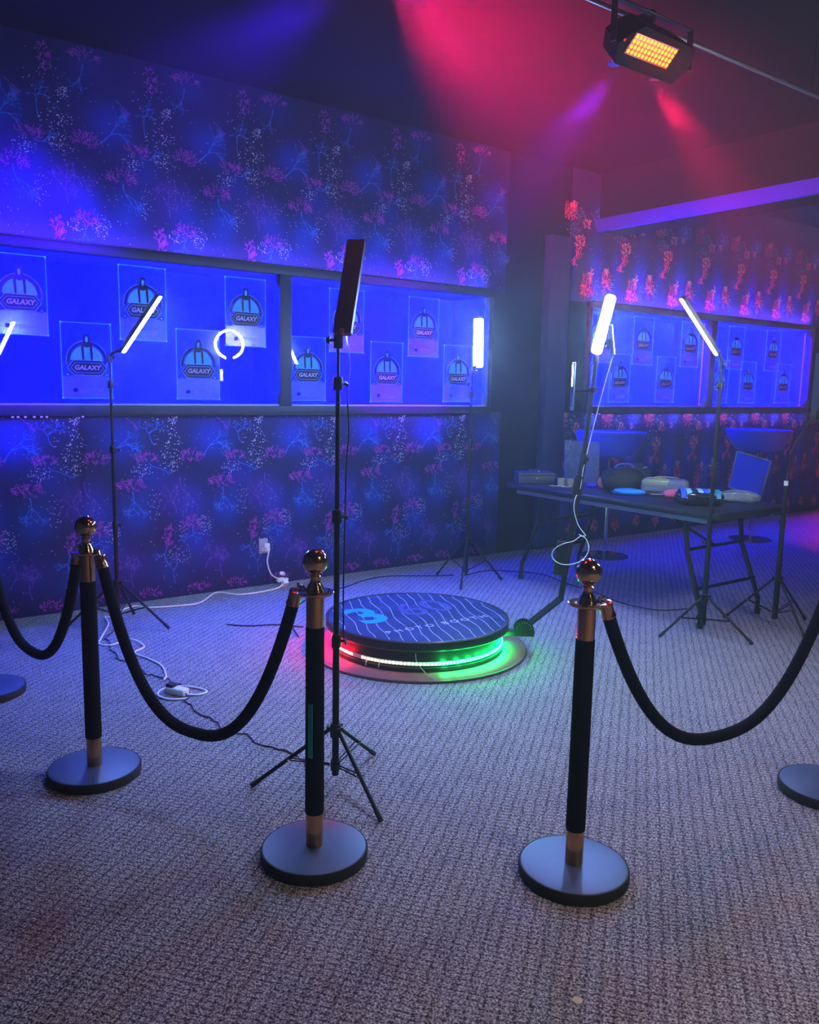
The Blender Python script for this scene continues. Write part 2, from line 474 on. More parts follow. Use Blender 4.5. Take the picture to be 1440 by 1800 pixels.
def right_paper(z0, z1, seed):
    rng = random.Random(seed); mb = MB(); P = 0.64; V = 1.85; zr = (z0, z1)
    clouds = [(.36, .70, .10, .20, (.0, .01, .55)), (.36, .30, .12, .15, (.0, .01, .30)), (.02, .75, .08, .15, (.0, .01, .30)), (.38, 1.18, .08, .1, (.0, .03, .45)), (.05, .35, .1, .15, (.01, .01, .2))]
    base_grid(mb, P, z0, z1, clouds, V, (.016, .014, .085))
    for v in (0, V):
        def T(x, z, w, h, n, c=ROSE): tuft(mb, x, z + v, w, h, rng, c, n, zr)
        T(.13, .93, .14, .11, 52, (1, .36, .40)); T(.13, .83, .08, .14, 30)
        T(.25, .55, .15, .22, 100, (1, .10, .25)); T(.30, .65, .05, .10, 30, (.9, .5, .5)); T(.51, .62, .11, .17, 74); T(.51, .70, .06, .06, 20, (.9, .5, .5))
        T(-.01, 1.17, .15, .17, 84); T(.04, 1.23, .07, .06, 26, (1, .4, .35)); T(.21, 1.09, .10, .09, 40, (1, .4, .42)); T(.20, .12, .14, .14, 70); T(.52, .13, .11, .12, 50, (1, .3, .35)); T(.36, 1.10, .05, .07, 22, (1, .4, .42))
        for (x, z, a, l, w, d, c) in [(.13, .88, -1.6, .07, .0048, 4, (.9, .12, .40)), (.25, .62, -1.7, .07, .0042, 4, (.85, .08, .35)), (.51, .64, -1.5, .06, .0036, 3, (.85, .1, .3)), (-.03, 1.10, .9, .06, .0042, 4, (.9, .12, .22)),
                                      (.20, .06, 1.6, .05, .0032, 3, (.7, .1, .25)), (.38, .45, 1.5, .08, .003, 4, (.10, .08, .45))]:
            tree(mb, x, z + v, a, l, w, d, rng, c, zr)
        D = lambda x, z, w, h, n, r=(.0018, .0040), c=(.25, .62, .75): dots(mb, x, z + v, w, h, n, rng, zr, c, r)
        D(.37, .56, .10, .22, 70, c=(.08, .55, .75)); D(.60, .58, .10, .22, 60, c=(.08, .5, .7)); D(.40, 1.18, .22, .14, 110, (.002, .0044)); D(.12, 1.16, .16, .14, 60); D(.3, .6, .64, 1.5, 110); D(.06, 1.02, .2, .12, 40)
    return mb.mesh('wallpaper_strip', smooth=False)

def hang(meshes, x0, k0, k1, P):
    for k in range(k0, k1):
        for me in meshes:
            o = link('wallpaper_strip', me, M_PAPER, wall_back)
            o.location = (x0 + k * P, WALL_Y - 0.0025, 0)
hang([left_paper(0.0, 1.25, 3), left_paper(2.25, CEIL, 4)], 1.25, -6, 6, 0.625)
hang([right_paper(0.0, 1.25, 5), right_paper(2.25, CEIL, 6)], 5.76, 0, 9, 0.64)

# ------------------------------------------------------------------ display cases let into the wall
Y0 = WALL_Y - 0.045       # face of the frame
def display_case(x0, x1, label, divider, right_strip, uv=1.0, uv_low=1.0):
    t = thing('display_case', label, 'display case', ((x0 + x1) / 2, Y0, CZ0))
    cx = (x0 + x1) / 2
    def P(mb, name, mat, par=t, **k):
        mb.v = [(a - cx, b - Y0, c - CZ0) for a, b, c in mb.v]
        return mb.build(name, mat, par, **k)
    yb = WALL_Y + CASE_DEPTH
    d0, d1 = divider
    P(MB().bbox((x0, Y0, 2.206), (x1, WALL_Y + .03, CZ1), .004), 'top_rail', M_FRAME)
    P(MB().bbox((x0, Y0, CZ0), (x1, WALL_Y + .03, 1.297), .004), 'bottom_rail', M_FRAME)
    P(MB().bbox((x0, Y0, 1.297), (x0 + .045, WALL_Y + .03, 2.206), .004), 'stile', M_FRAME)
    P(MB().bbox((x1 - .045, Y0, 1.297), (x1, WALL_Y + .03, 2.206), .004), 'stile', M_FRAME)
    P(MB().bbox((d0, Y0, 1.297), (d1, WALL_Y + .03, 2.206), .004), 'divider', M_FRAME)
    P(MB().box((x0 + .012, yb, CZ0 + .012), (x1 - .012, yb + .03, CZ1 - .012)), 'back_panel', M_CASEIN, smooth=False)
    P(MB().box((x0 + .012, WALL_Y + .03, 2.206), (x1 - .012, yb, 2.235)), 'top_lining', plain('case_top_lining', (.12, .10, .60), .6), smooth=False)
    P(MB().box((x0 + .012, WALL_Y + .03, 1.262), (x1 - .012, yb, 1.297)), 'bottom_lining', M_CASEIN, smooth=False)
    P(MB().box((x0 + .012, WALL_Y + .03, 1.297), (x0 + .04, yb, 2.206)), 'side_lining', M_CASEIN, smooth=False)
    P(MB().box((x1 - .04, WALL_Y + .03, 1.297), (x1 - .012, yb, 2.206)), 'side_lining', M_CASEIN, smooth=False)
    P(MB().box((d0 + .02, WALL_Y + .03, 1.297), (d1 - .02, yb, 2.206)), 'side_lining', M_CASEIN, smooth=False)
    for a, b in ((x0 + .045, d0), (d1, x1 - .045)):
        P(MB().box((a, WALL_Y - .006, 1.297), (b, WALL_Y, 2.206)), 'glass_pane', M_GLASS, smooth=False)
        w = b - a
        P(MB().bbox((a, WALL_Y - .030, 1.297), (b, WALL_Y - .007, 1.309), .002, 1), 'sill', plain('pale_sill', (.45, .45, .75), .5))
        # blue tubes tucked behind the rails, top and bottom
        for z, aim in ((2.19, -.55), (1.315, .55)):
            light('case_tube_light', 'AREA', ((a + b) / 2, WALL_Y + .06, z), CASE_W, BLUE, shape='RECTANGLE', size=w * .96, size_y=.03,
                  aim=((a + b) / 2, WALL_Y + .45, z + aim))
        if right_strip:
            mb = MB()
            for k in range(46):
                z = 1.315 + k * .0189
                mb.box((b - .008, WALL_Y + .045, z), (b - .001, WALL_Y + .056, z + .008))
            s = P(mb, 'led_strip', emitter('violet_led', (.30, .06, 1.0), 4.0), smooth=False); s['kind'] = 'stuff'
    # ultraviolet strips that wash the paper above and below
    P(MB().bbox((x0 + .05, Y0 + .006, CZ1), (x1 - .05, Y0 + .026, CZ1 + .012), .002), 'ultraviolet_strip', M_BLACKPLASTIC)
    light('ultraviolet_strip_light', 'AREA', (cx, Y0 - .03, CZ1 + .022), UV_TOP_W * uv, UVC, shape='RECTANGLE', size=(x1 - x0) * .95, size_y=.02, aim=(cx, WALL_Y + .12, CZ1 + .5))
    P(MB().bbox((x0 + .05, Y0 + .006, CZ0 - .012), (x1 - .05, Y0 + .026, CZ0), .002), 'ultraviolet_strip', M_BLACKPLASTIC)
    light('ultraviolet_strip_light', 'AREA', (cx, Y0 - .03, CZ0 - .022), UV_LOW_W * uv_low, UVC, shape='RECTANGLE', size=(x1 - x0) * .95, size_y=.02, aim=(cx, WALL_Y + .10, CZ0 - .5))
    mb = MB()
    for x in ((1.07, 1.10, 1.14, 1.19, 1.23, 1.26, 1.47) if x0 < 3 else (6.10, 6.13, 6.20, 6.23, 8.9, 8.94)):
        mb.bbox((x, Y0 + .001, CZ0 - .017), (x + .014, Y0 + .007, CZ0 - .007), .002, 1)
    s = P(mb, 'indicator_diodes', emitter('blue_led', (.12, .06, 1.0), 3.0)); s['kind'] = 'stuff'
    return t
display_case(CASES[0][0], CASES[0][1], 'long blue-lit two-bay display case on the left, behind the light stands', (2.837, 2.931), False)
display_case(CASES[1][0], CASES[1][1], 'long blue-lit display case on the right above the bowl tables, with dotted light strips', (7.94, 8.04), True, 1.3, 3.0)

# ------------------------------------------------------------------ acrylic posters fixed behind the glass
M_PSHEET = clear_sheet('poster_film', (.6, .8, .72), base=.005, rough=.10, body=(.03, .16, .60), body_fac=.10)
M_PLOW = clear_sheet('poster_film_lower', (.7, .75, .9), base=.03, rough=.15, body=(.24, .30, .34), body_fac=.36)
M_PEDGE = emitter('edge_lit_acrylic', (.04, .26, 1.0), 1.6)
M_PDARK = clear_sheet('poster_ink_dark', (.0, .004, .07), base=.01, rough=.3, body=(.01, .05, .25), body_fac=.12)
M_PLINE = plain('poster_ink_pale', (.12, .35, .85), .5, emit=(.02, .10, 1.0), es=.35)
M_PGLOW = plain('poster_ink_sky', (.02, .25, .70), .5, emit=(.0, .10, 1.0), es=.9)
M_PTEXT = plain('poster_lettering', (.50, .46, .75), .5)
PW, PH = 0.297, 0.456
def arc(cx, cz, r, a0, a1, n): return [(cx + r * math.cos(a0 + (a1 - a0) * k / n), cz + r * math.sin(a0 + (a1 - a0) * k / n)) for k in range(n + 1)]
def hexa(cx, cz, hw, hh, cut): return [(cx - hw, cz), (cx - hw + cut, cz - hh), (cx + hw - cut, cz - hh), (cx + hw, cz), (cx + hw - cut, cz + hh), (cx - hw + cut, cz + hh)]
TXT_G = text_mesh('GALAXY', .040, 0.0004, .18, bold=.0012)

def poster_parts():
    t = thing('hanging_poster', 'x', 'poster')
    y = -.0012
    MB().box((-PW / 2, 0, .135), (PW / 2, .002, PH)).build('upper_film', M_PSHEET, t, smooth=False)
    MB().box((-PW / 2, 0, 0), (PW / 2, .002, .135)).build('lower_film', M_PLOW, t, smooth=False)
    e = MB(); w = .0028
    e.box((-PW / 2 - w, -.001, -w), (PW / 2 + w, .003, 0)).box((-PW / 2 - w, -.001, PH), (PW / 2 + w, .003, PH + w))
    e.box((-PW / 2 - w, -.001, 0), (-PW / 2, .003, PH)).box((PW / 2, -.001, 0), (PW / 2 + w, .003, PH))
    for sx in (-1, 1):
        for z in (0, PH): e.box((sx * PW / 2 - .005, -.003, z - .005), (sx * PW / 2 + .005, .005, z + .005))
    e.build('lit_edge', M_PEDGE, t, smooth=False)
    A0, A1 = -.20, math.pi + .20
    MB().prism([(.0, .225)] + arc(0, .225, .098, .05, math.pi - .05, 20), y - .0004, y).build('sky_disc', M_PGLOW, t, smooth=False)
    a = MB().band(arc(0, .225, .122, A0, A1, 28), arc(0, .225, .104, A0, A1, 28), y - .0012, y - .0006, closed=False).build('arch', M_PDARK, t, smooth=False)
    MB().band(arc(0, .225, .126, A0, A1, 28), arc(0, .225, .1225, A0, A1, 28), y - .0014, y - .0006, closed=False).build('arch_line', M_PLINE, a, smooth=False)
    # hanging claw: capsule, shoulder and two prongs
    c = MB()
    c.prism(arc(0, .372, .022, 0, math.pi, 10) + arc(0, .330, .022, math.pi, 2 * math.pi, 10), y - .0020, y - .0014)
    c.prism([(-.030, .330), (.030, .330), (.034, .312), (-.034, .312)], y - .0020, y - .0014)
    c.prism([(-.034, .314), (-.018, .314), (-.016, .236), (-.022, .228), (-.028, .236)], y - .0020, y - .0014)
    c.prism([(.018, .314), (.034, .314), (.036, .250), (.034, .232), (.026, .228), (.023, .238)], y - .0020, y - .0014)
    cl = c.build('claw', M_PDARK, t, smooth=False)
    MB().prism([(-.006, .342), (.006, .342), (.009, .365), (0, .378), (-.009, .365)], y - .0028, y - .0022).build('claw_window', M_PGLOW, cl, smooth=False)
    bd = MB().prism(hexa(0, .185, .116, .044, .036), y - .0022, y - .0016).build('badge', M_PDARK, t, smooth=False)
    MB().band(hexa(0, .185, .120, .047, .038), hexa(0, .185, .116, .044, .0365), y - .0028, y - .0018).build('badge_line', M_PLINE, bd, smooth=False)
    MB().band(hexa(0, .185, .100, .032, .028), hexa(0, .185, .097, .0295, .027), y - .0028, y - .0022).build('badge_inner_line', M_PLINE, bd, smooth=False)
    tx = link('lettering', TXT_G, M_PTEXT, bd); tx.location = (0, y - .0030, .185); tx.rotation_euler = (math.pi / 2, 0, 0)
    for sx in (-1, 1):
        for (bx, bz, br) in ((.118, .142, .013), (.120, .212, .009)):
            b = MB().prism(arc(sx * bx, bz, br, 0, 2 * math.pi * 15 / 16, 15), y - .0022, y - .0010).build('bolt', M_PDARK, t, smooth=False)
            MB().prism(arc(sx * bx, bz, br * .45, 0, 2 * math.pi * 9 / 10, 9), y - .0030, y - .0024).build('bolt_centre', M_PLINE, b, smooth=False)
    MB().prism([(-.088, .036), (-.066, .036), (-.062, .042), (-.062, .060), (-.088, .060)], y - .001, y).build('icon', M_PDARK, t, smooth=False)
    ln = MB()
    for k in range(4): ln.box((-.048, y - .001, .034 + k * .0075), (.094 - .02 * (k == 0), y, .0362 + k * .0075))
    ln.build('small_print', plain('small_print_ink', (.18, .22, .42), .6), t, smooth=False)
    return t
_first = poster_parts()
POST = [  # x left, z bottom, label
 (1.010, 1.712, 'high claw-emblem acrylic poster cut by the photo\'s left edge'),
 (1.379, 1.342, 'low claw-emblem acrylic poster left of the first light stand\'s pole'),
 (1.739, 1.712, 'claw-emblem acrylic poster behind the slanted lit panel of the left light stand'),
 (2.103, 1.340, 'low claw-emblem acrylic poster beside the ring reflection in the left case'),
 (2.452, 1.705, 'high claw-emblem acrylic poster overlapped by the ring reflection, beside the divider'),
 (2.940, 1.335, 'low claw-emblem acrylic poster just right of the left case\'s divider'),
 (3.273, 1.697, 'claw-emblem acrylic poster partly hidden behind the black panel of the centre stand'),
 (3.643, 1.330, 'low claw-emblem acrylic poster right of the centre stand\'s pole'),
 (3.997, 1.692, 'unobstructed high claw-emblem acrylic poster near the right end of the left case'),
 (4.362, 1.336, 'low claw-emblem acrylic poster at the left case\'s right end, beside the far lit panel'),
 (6.088, 1.715, 'high claw-emblem acrylic poster behind the tall lit panel on the booth arm'),
 (6.410, 1.345, 'low claw-emblem acrylic poster right of the booth arm\'s pole in the right case'),
 (6.735, 1.715, 'high claw-emblem acrylic poster between the booth boom light and the right stand panel'),
 (7.125, 1.345, 'low claw-emblem acrylic poster left of the first dotted light strip'),
 (7.500, 1.715, 'claw-emblem acrylic poster crossed by the slanted panel of the right light stand'),
 (8.08, 1.345, 'low claw-emblem acrylic poster left of the right stand\'s pole, in the far bay'),
 (8.335, 1.715, 'high claw-emblem acrylic poster first in the far bay of the right case'),
 (8.615, 1.235 + .11, 'low claw-emblem acrylic poster in the middle of the far bay of the right case'),
 (9.080, 1.715, 'high claw-emblem acrylic poster next to the last dotted light strip'),
 (9.350, 1.345, 'low claw-emblem acrylic poster at the far right end of the right case')]
for i, (x, z, lab) in enumerate(POST):
    loc = (x + PW / 2, WALL_Y + .0075, z)
    if i == 0:
        _first.location = loc; _first['label'] = lab; _first['group'] = 'acrylic posters in the display cases'
    else:
        dup(_first, loc, lab, group='acrylic posters in the display cases')

# ------------------------------------------------------------------ stanchions and velvet ropes
def stanchion():
    t = thing('rope_stanchion', 'x', 'stanchion', group='rope stanchions around the booth')
    rim = MB().lathe([(.0, 0), (.158, 0), (.165, .004), (.166, .030), (.163, .036), (.157, .036)], 64).build('base_rim', M_RUBBER, t)
    MB().lathe([(0, .034), (.158, .034), (.1585, .0365), (.15, .0385), (.05, .041), (0, .041)], 64).build('base_plate', M_PLATE, t)
    MB().lathe([(.0265, .0405), (.0268, .150), (.026, .152), (.0, .152)], 32).build('lower_collar', M_BRUSHED, t)
    MB().lathe([(.0, .148), (.0285, .148), (.0292, .152), (.0286, .48), (.0280, .735), (.0272, .738), (.0, .738)], 32).build('velvet_sleeve', M_VELVET, t)
    MB().lathe([(.0, .735), (.0262, .735), (.0265, .740), (.0265, .838), (.0, .838)], 32).build('upper_collar', M_BRUSHED, t)
    MB().lathe([(.024, .836), (.050, .837), (.055, .841), (.0555, .845), (.052, .847), (.026, .846), (.024, .836)], 48).build('rope_ring', M_BRASS, t)
    MB().lathe([(.0, .844), (.030, .844), (.029, .850), (.024, .856), (.0235, .862), (.016, .872), (.0135, .882), (.016, .888), (.0165, .892), (.0125, .896), (.012, .902), (.0, .904)], 40).build('neck', M_BRASS, t)
    MB().lathe([(max(.0, .0385 * math.sin(math.pi * k / 28)), .936 - .0385 * math.cos(math.pi * k / 28)) for k in range(29)], 48).build('ball_finial', M_BRASS, t)
    return t
ST = {'FL': (0.665, 4.15), 'L': (0.832, 3.045), 'M': (1.225, 2.105), 'R': (1.818, 1.576), 'FR': (2.985, 1.405)}
_s = stanchion(); _s.location = (*ST['M'], 0)
_s['label'] = 'black velvet stanchion with gold ball and teal stripes, in front of the centre light stand'
for k, lab in (('L', 'black velvet stanchion with gold ball, left one carrying two ropes'), ('R', 'black velvet stanchion with gold ball, right of the round platform'),
               ('FL', 'stanchion cut by the photo\'s left edge, only its base and rope showing'), ('FR', 'stanchion cut by the photo\'s right edge, only its base showing')):
    dup(_s, (*ST[k], 0), lab)
# three thin teal stripes on the sleeve of the middle stanchion
mb = MB()
for k in range(3):
    a0 = math.radians(198 + k * 11.5)
    ring = [a0 + math.radians(j * 1.6) for j in range(4)]
    vs = [(.0296 * math.cos(a), .0296 * math.sin(a), z) for z in (.335, .505) for a in ring] + [(.0290 * math.cos(a), .0290 * math.sin(a), z) for z in (.335, .505) for a in ring]
    mb.add(vs, [(j, j + 1, j + 5, j + 4) for j in range(3)] + [(8 + j, 12 + j, 13 + j, 9 + j) for j in range(3)] + [(0, 4, 12, 8), (3, 11, 15, 7), (4, 5, 13, 12), (5, 6, 14, 13), (6, 7, 15, 14), (0, 8, 9, 1), (1, 9, 10, 2), (2, 10, 11, 3)])
st = mb.build('stripe_decal', plain('teal_stripe', (.03, .75, .62), .4), _s, smooth=False); st['label'] = 'three thin teal stripes'

def rope(a, b, low, label, za=.80, zb=.80):
    A = Vector((*ST[a], 0)); B = Vector((*ST[b], 0)); d = (B - A); L = d.length; d.normalize()
    mid = (A + B) / 2
    t = thing('velvet_rope', label, 'rope', (mid.x, mid.y, 0), group='velvet ropes between stanchions')
    x0, x1 = .082, L - .082
    pts = []; n = 44
    for k in range(n + 1):
        s = k / n; q = abs(2 * s - 1)
        z = low + (za - low) * (q ** 2.35)
        pts.append(A + d * (x0 + (x1 - x0) * (.5 + .5 * math.copysign(abs(2 * s - 1) ** .92, 2 * s - 1))) + Vector((0, 0, z)) - mid)
    MB().tube(pts, [.0195] * (n + 1), 16).build('rope', M_VELVET, t)
    for e in (0, 1):
        p = pts[0] if e == 0 else pts[-1]; q = pts[1] if e == 0 else pts[-2]
        ax = (p - q).normalized()
        R = ax.to_track_quat('Z', 'Y').to_matrix().to_4x4(); R.translation = p - ax * .006
        cap = MB().lathe([(0, 0), (.0215, 0), (.022, .004), (.0205, .007), (.0205, .038), (.022, .041), (.021, .046), (.012, .049), (0, .050)], 24, R).build('end_cap', M_BRUSHED, t)
        # hook from the cap up through the ring plate
        c = A if e == 0 else B; sgn = 1 if e == 0 else -1
        top = c + d * sgn * .050 + Vector((0, 0, .850)) - mid
        h = [p + ax * .040, p + ax * .060, (p + ax * .07) * .5 + top * .5 + d * sgn * .010, top + d * sgn * .006, top + Vector((0, 0, .006)) - d * sgn * .004, top - d * sgn * .010 - Vector((0, 0, .004))]
        MB().tube(smooth_path(h, 5), .0042, 8).build('hook', M_BRASS, cap)
    return t
rope('FL', 'L', .34, 'black velvet rope leaving the photo at its left edge')
rope('L', 'M', .285, 'black velvet rope hanging between the two left stanchions')
rope('R', 'FR', .33, 'black velvet rope hanging from the right stanchion to the photo\'s right edge')

# ------------------------------------------------------------------ light stands
PLAT = Vector((2.78, 3.64, 0))
def tripod(t, legs, hub=.25, low=.09, reach=.31):
    """legs: angles in degrees of the three feet"""
    MB().lathe([(0, hub - .025), (.019, hub - .025), (.020, hub - .02), (.020, hub + .022), (.0165, hub + .026), (0, hub + .026)], 20).build('leg_collar', M_BLACKPLASTIC, t)
    MB().lathe([(0, low - .02), (.017, low - .02), (.018, low - .016), (.018, low + .016), (0, low + .016)], 20).build('brace_collar', M_BLACKPLASTIC, t)
    for a in legs:
        a = math.radians(a); u = Vector((math.cos(a), math.sin(a), 0)); s = Vector((-u.y, u.x, 0))
        h = u * .026 + Vector((0, 0, hub)); f = u * reach + Vector((0, 0, .010))
        lg = MB().tube([h - (f - h).normalized() * .012, f], .0075, 10).build('leg', M_BLACKMETAL, t)
        MB().tube([f - (f - h).normalized() * .035, f + (f - h).normalized() * .004], .0095, 10).build('rubber_foot', M_RUBBER, lg)
        m = h.lerp(f, .52)
        for q in (-1, 1):
            MB().tube([u * .020 + s * q * .006 + Vector((0, 0, low)), m + s * q * .010], .0032, 6).build('brace', M_BLACKMETAL, t)
        MB().tube([m - s * .014, m + s * .014], .0042, 8).build('rivet', M_CHROME, lg)
        kn = u * .027 + Vector((0, 0, hub + .012))
        MB().tube([kn - s * .013, kn + s * .013], .006, 8).build('hinge_pin', M_BLACKPLASTIC, lg)

def pole(t, top, clamps, r0=.0125, lean=(0, 0), angle=0.0):
    zs = [.05] + list(clamps) + [top]
    for i in range(len(zs) - 1):
        r = r0 - i * .0022
        MB().tube([(0, 0, zs[i]), (0, 0, zs[i + 1] + (.0 if i == len(zs) - 2 else .01))], r, 14).build('pole_section', M_BLACKMETAL, t)
    for i, z in enumerate(clamps):
        c = MB().lathe([(0, z - .022), (.0165, z - .022), (.0175, z - .018), (.0175, z + .014), (.0145, z + .024), (0, z + .024)], 16).build('pole_clamp', M_BLACKPLASTIC, t)
        a = angle + .3 * i; u = Vector((math.cos(a), math.sin(a), 0)); s = Vector((-u.y, u.x, 0))
        k = MB().tube([u * .014 + Vector((0, 0, z)), u * .030 + Vector((0, 0, z))], .0055, 8)
        k.bbox((-.004, -.013, -.007), (.004, .013, .007), .003, 2, Matrix.Translation(u * .034 + Vector((0, 0, z))) @ Matrix.Rotation(a, 4, 'Z') @ Matrix.Rotation(.5, 4, 'X'))
        k.build('clamp_knob', M_BLACKPLASTIC, c)

def rounded_rect(w, h, r, n=5):
    o = []
    for (cx, cz, a) in ((w / 2 - r, h / 2 - r, 0), (-w / 2 + r, h / 2 - r, math.pi / 2), (-w / 2 + r, -h / 2 + r, math.pi), (w / 2 - r, -h / 2 + r, 1.5 * math.pi)):
        o += arc(cx, cz, r, a, a + math.pi / 2, n)
    return o

def led_panel(t, bottom, top, face, width, lit=True, rad=None, lamp_mat=None):
    """a flat bar light whose length runs bottom -> top; face is roughly where the lit side looks"""
    b = Vector(bottom); p = Vector(top); ax = (p - b); L = ax.length; ax.normalize()
    f = Vector(face); f = (f - ax * f.dot(ax)).normalized(); s = ax.cross(f)
    # local: x = s, y = -f (front at -y), z = ax
    R = Matrix(((s.x, -f.x, ax.x, 0), (s.y, -f.y, ax.y, 0), (s.z, -f.z, ax.z, 0), (0, 0, 0, 1)))
    R.translation = (b + p) / 2
    rad = rad or .006
    def PB(mb, name, mat, par):
        mb.v = [tuple(R @ Vector(v)) for v in mb.v]; return mb.build(name, mat, par, angle=30)
    h = PB(MB().prism(rounded_rect(width, L, rad), -.002, .016), 'panel_housing', M_BLACKPLASTIC, t)
    PB(MB().band(rounded_rect(width, L, rad), rounded_rect(width - .006, L - .006, rad * .7), -.006, -.002), 'panel_bezel', M_BLACKPLASTIC, h)
    PB(MB().prism(rounded_rect(width - .006, L - .006, rad * .7), -.0048, -.0022), 'diffuser', lamp_mat or (M_LED if lit else plain('dark_diffuser', (.012, .012, .014), .5)), h)
    return h

def head_joint(t, at, up, side):
    """tilting head under a panel"""
    c = Vector(at)
    MB().bbox((-.014, -.011, -.028), (.014, .011, .020), .004, 2, Matrix.Translation(c)).build('tilt_head', M_BLACKPLASTIC, t)
    s = Vector(side).normalized()
    k = MB().tube([c + s * .010, c + s * .032], .0055, 10)
    k.tube([c + s * .028, c + s * .040], .013, 12)
    k.build('tilt_knob', M_BLACKPLASTIC, t)

def light_stand(base, label, legs, clamps, ptop, bottom, top, width, hub=.25, reach=.31, kang=0.0, prad=.018, pr=.0125):
    t = thing('light_stand', label, 'light stand', (base[0], base[1], 0), group='LED light stands')
    o = Vector((base[0], base[1], 0))
    tripod(t, legs, hub, .09, reach)
    pole(t, ptop, clamps, r0=pr, angle=kang)
    b = Vector(bottom) - o; p = Vector(top) - o
    ax = (p - b).normalized()
    d = (PLAT - o); d.z = 0; d.normalize()
    face = Vector((d.x, d.y, -.35))
    head_joint(t, (0, 0, ptop + .015), (0, 0, 1), (-d.y, d.x, 0))
    MB().tube(smooth_path([(0, 0, ptop + .02), Vector((0, 0, ptop + .05)) * .6 + b * .4, b + ax * .01 - face.normalized() * .012], 4), .011, 10).build('bent_arm', M_BLACKMETAL, t)
    led_panel(t, b, p, face, width, rad=prad)
    return t
light_stand((1.515, 2.455), 'black light stand in the centre, its panel seen from behind, nearest the camera', (146, -91, 28), (.553, 1.0, 1.455), 1.585, (1.552, 2.487, 1.62), (1.690, 2.616, 1.958), .064, .22, .30, kang=-.6, prad=.006)
light_stand((1.50, 4.88), 'light stand at the left wall with a lit panel slanting up to the right', (148, -38, 55), (.62, 1.06, 1.43), 1.565, (1.554, 4.828, 1.608), (1.722, 4.665, 1.925), .052, .27, .30, kang=-.4)
light_stand((4.405, 2.90), 'light stand before the folding table, lit panel slanting up to the left', (165, -85, 40), (.56, 1.02, 1.485), 1.60, (4.378, 2.914, 1.665), (4.153, 3.028, 1.983), .042, .22, .315, kang=2.4, pr=.0155)
light_stand((4.06, 4.72), 'farthest light stand by the wall corner, lit panel standing upright', (103, -25, 222), (.60, 1.05, 1.40), 1.555, (4.092, 4.692, 1.598), (4.062, 4.668, 1.948), .075, .32, .28)

# gooseneck stand at the right edge, its lamp head switched off
t = thing('gooseneck_stand', 'black gooseneck lamp stand at the right edge with its head out of the light', 'light stand', (4.93, 2.74, 0))
tripod(t, (113, -115, -8), .30, .09, .30)
pole(t, .90, (.42, .66), r0=.0175, angle=.5)
MB().lathe([(0, .893), (.013, .893), (.0135, .897), (.0135, .919), (.012, .923), (0, .923)], 16).build('white_collar', M_WHITEPL, t)['label'] = 'small white collar'
MB().tube(smooth_path([(.0, .0, .915), (.006, -.004, 1.02), (.022, -.014, 1.13), (.060, -.045, 1.235), (.105, -.078, 1.31)], 6), .0055, 8).build('gooseneck', M_BLACKMETAL, t)
MB().bbox((-.025, -.02, -.03), (.025, .02, .03), .006, 2, Matrix.Translation((.115, -.085, 1.33))).build('head_clamp', M_BLACKPLASTIC, t)
led_panel(t, (.115, -.085, 1.36), (.118, -.087, 1.70), (-.9, .4, -.1), .085, lit=False)

# ring light just outside the picture, known from its reflection in the case glass
t = thing('ring_light', 'white ring light on a tripod, seen mirrored in the left display case', 'light stand', (4.22, 1.58, 0))
tripod(t, (35, 155, 275), .25, .09, .30)
pole(t, 1.70, (.60, 1.1), angle=.5)
nrm = Vector((-.40, .91, -.03)).normalized()
Rm = nrm.to_track_quat('Z', 'Y').to_matrix().to_4x4(); Rm.translation = (0, 0, 1.897)
MB().tube([(0, 0, 1.69), tuple(Vector((0, 0, 1.72)) - nrm * .02), tuple(Vector((0, 0, 1.755)) - nrm * .018)], .008, 10).build('mount', M_BLACKPLASTIC, t)
MB().lathe([(.142, -.012), (.173, -.012), (.176, -.008), (.176, .004), (.140, .004), (.140, -.008), (.142, -.012)], 56, Rm).build('ring_housing', M_BLACKPLASTIC, t)
MB().lathe([(.146, .0045), (.170, .0045), (.170, .009), (.146, .009), (.146, .0045)], 56, Rm).build('ring_diffuser', emitter('ring_led', (.9, 1.0, .98), LED_PANEL * .55), t)

# ------------------------------------------------------------------ spinning photo booth platform
pf = thing('booth_platform', 'round black spinning photo booth platform with a coloured light strip', 'platform', PLAT)
mat = thing('floor_disc', 'thin round reddish board lying under the photo booth platform', 'mat', PLAT)
MB().lathe([(0, .0005), (.608, .0005), (.612, .003), (.612, .010), (.608, .0125), (0, .0125)], 72).build('board', plain('red_board', (.26, .075, .075), .6, noise=.25, nscale=14), mat)
MB().lathe([(.606, .0005), (.618, .0005), (.618, .009), (.6135, .009), (.6135, .0126), (.606, .0126), (.606, .0005)], 72).build('rim_tape', plain('dark_rim', (.06, .03, .03), .6), mat)
MB().lathe([(0, .013), (.478, .013), (.486, .018), (.486, .036), (.478, .040), (0, .040)], 72).build('base_ring', M_BLACKMETAL, pf)
MB().lathe([(0, .040), (.470, .040), (.474, .044), (.474, .128), (0, .128)], 72).build('drum', M_BLACKMETAL, pf)
MB().lathe([(0, .127), (.500, .127), (.508, .131), (.513, .138), (.513, .170), (.507, .176), (0, .176)], 96).build('deck', M_BLACKMETAL, pf)
MB().lathe([(.498, .1755), (.514, .1755), (.515, .179), (.513, .183), (.500, .183), (.498, .1755)], 96).build('deck_rim', plain('deck_rim_metal', (.22, .23, .26), .25, metal=.9), pf)
M_DECK = plain('deck_gloss', (.035, .055, .16), .24, spec=.35, noise=.45, nscale=7, bump=.02)
MB().lathe([(0, .1762), (.498, .1762), (.498, .1792), (0, .1792)], 96).build('deck_sheet', M_DECK, pf)
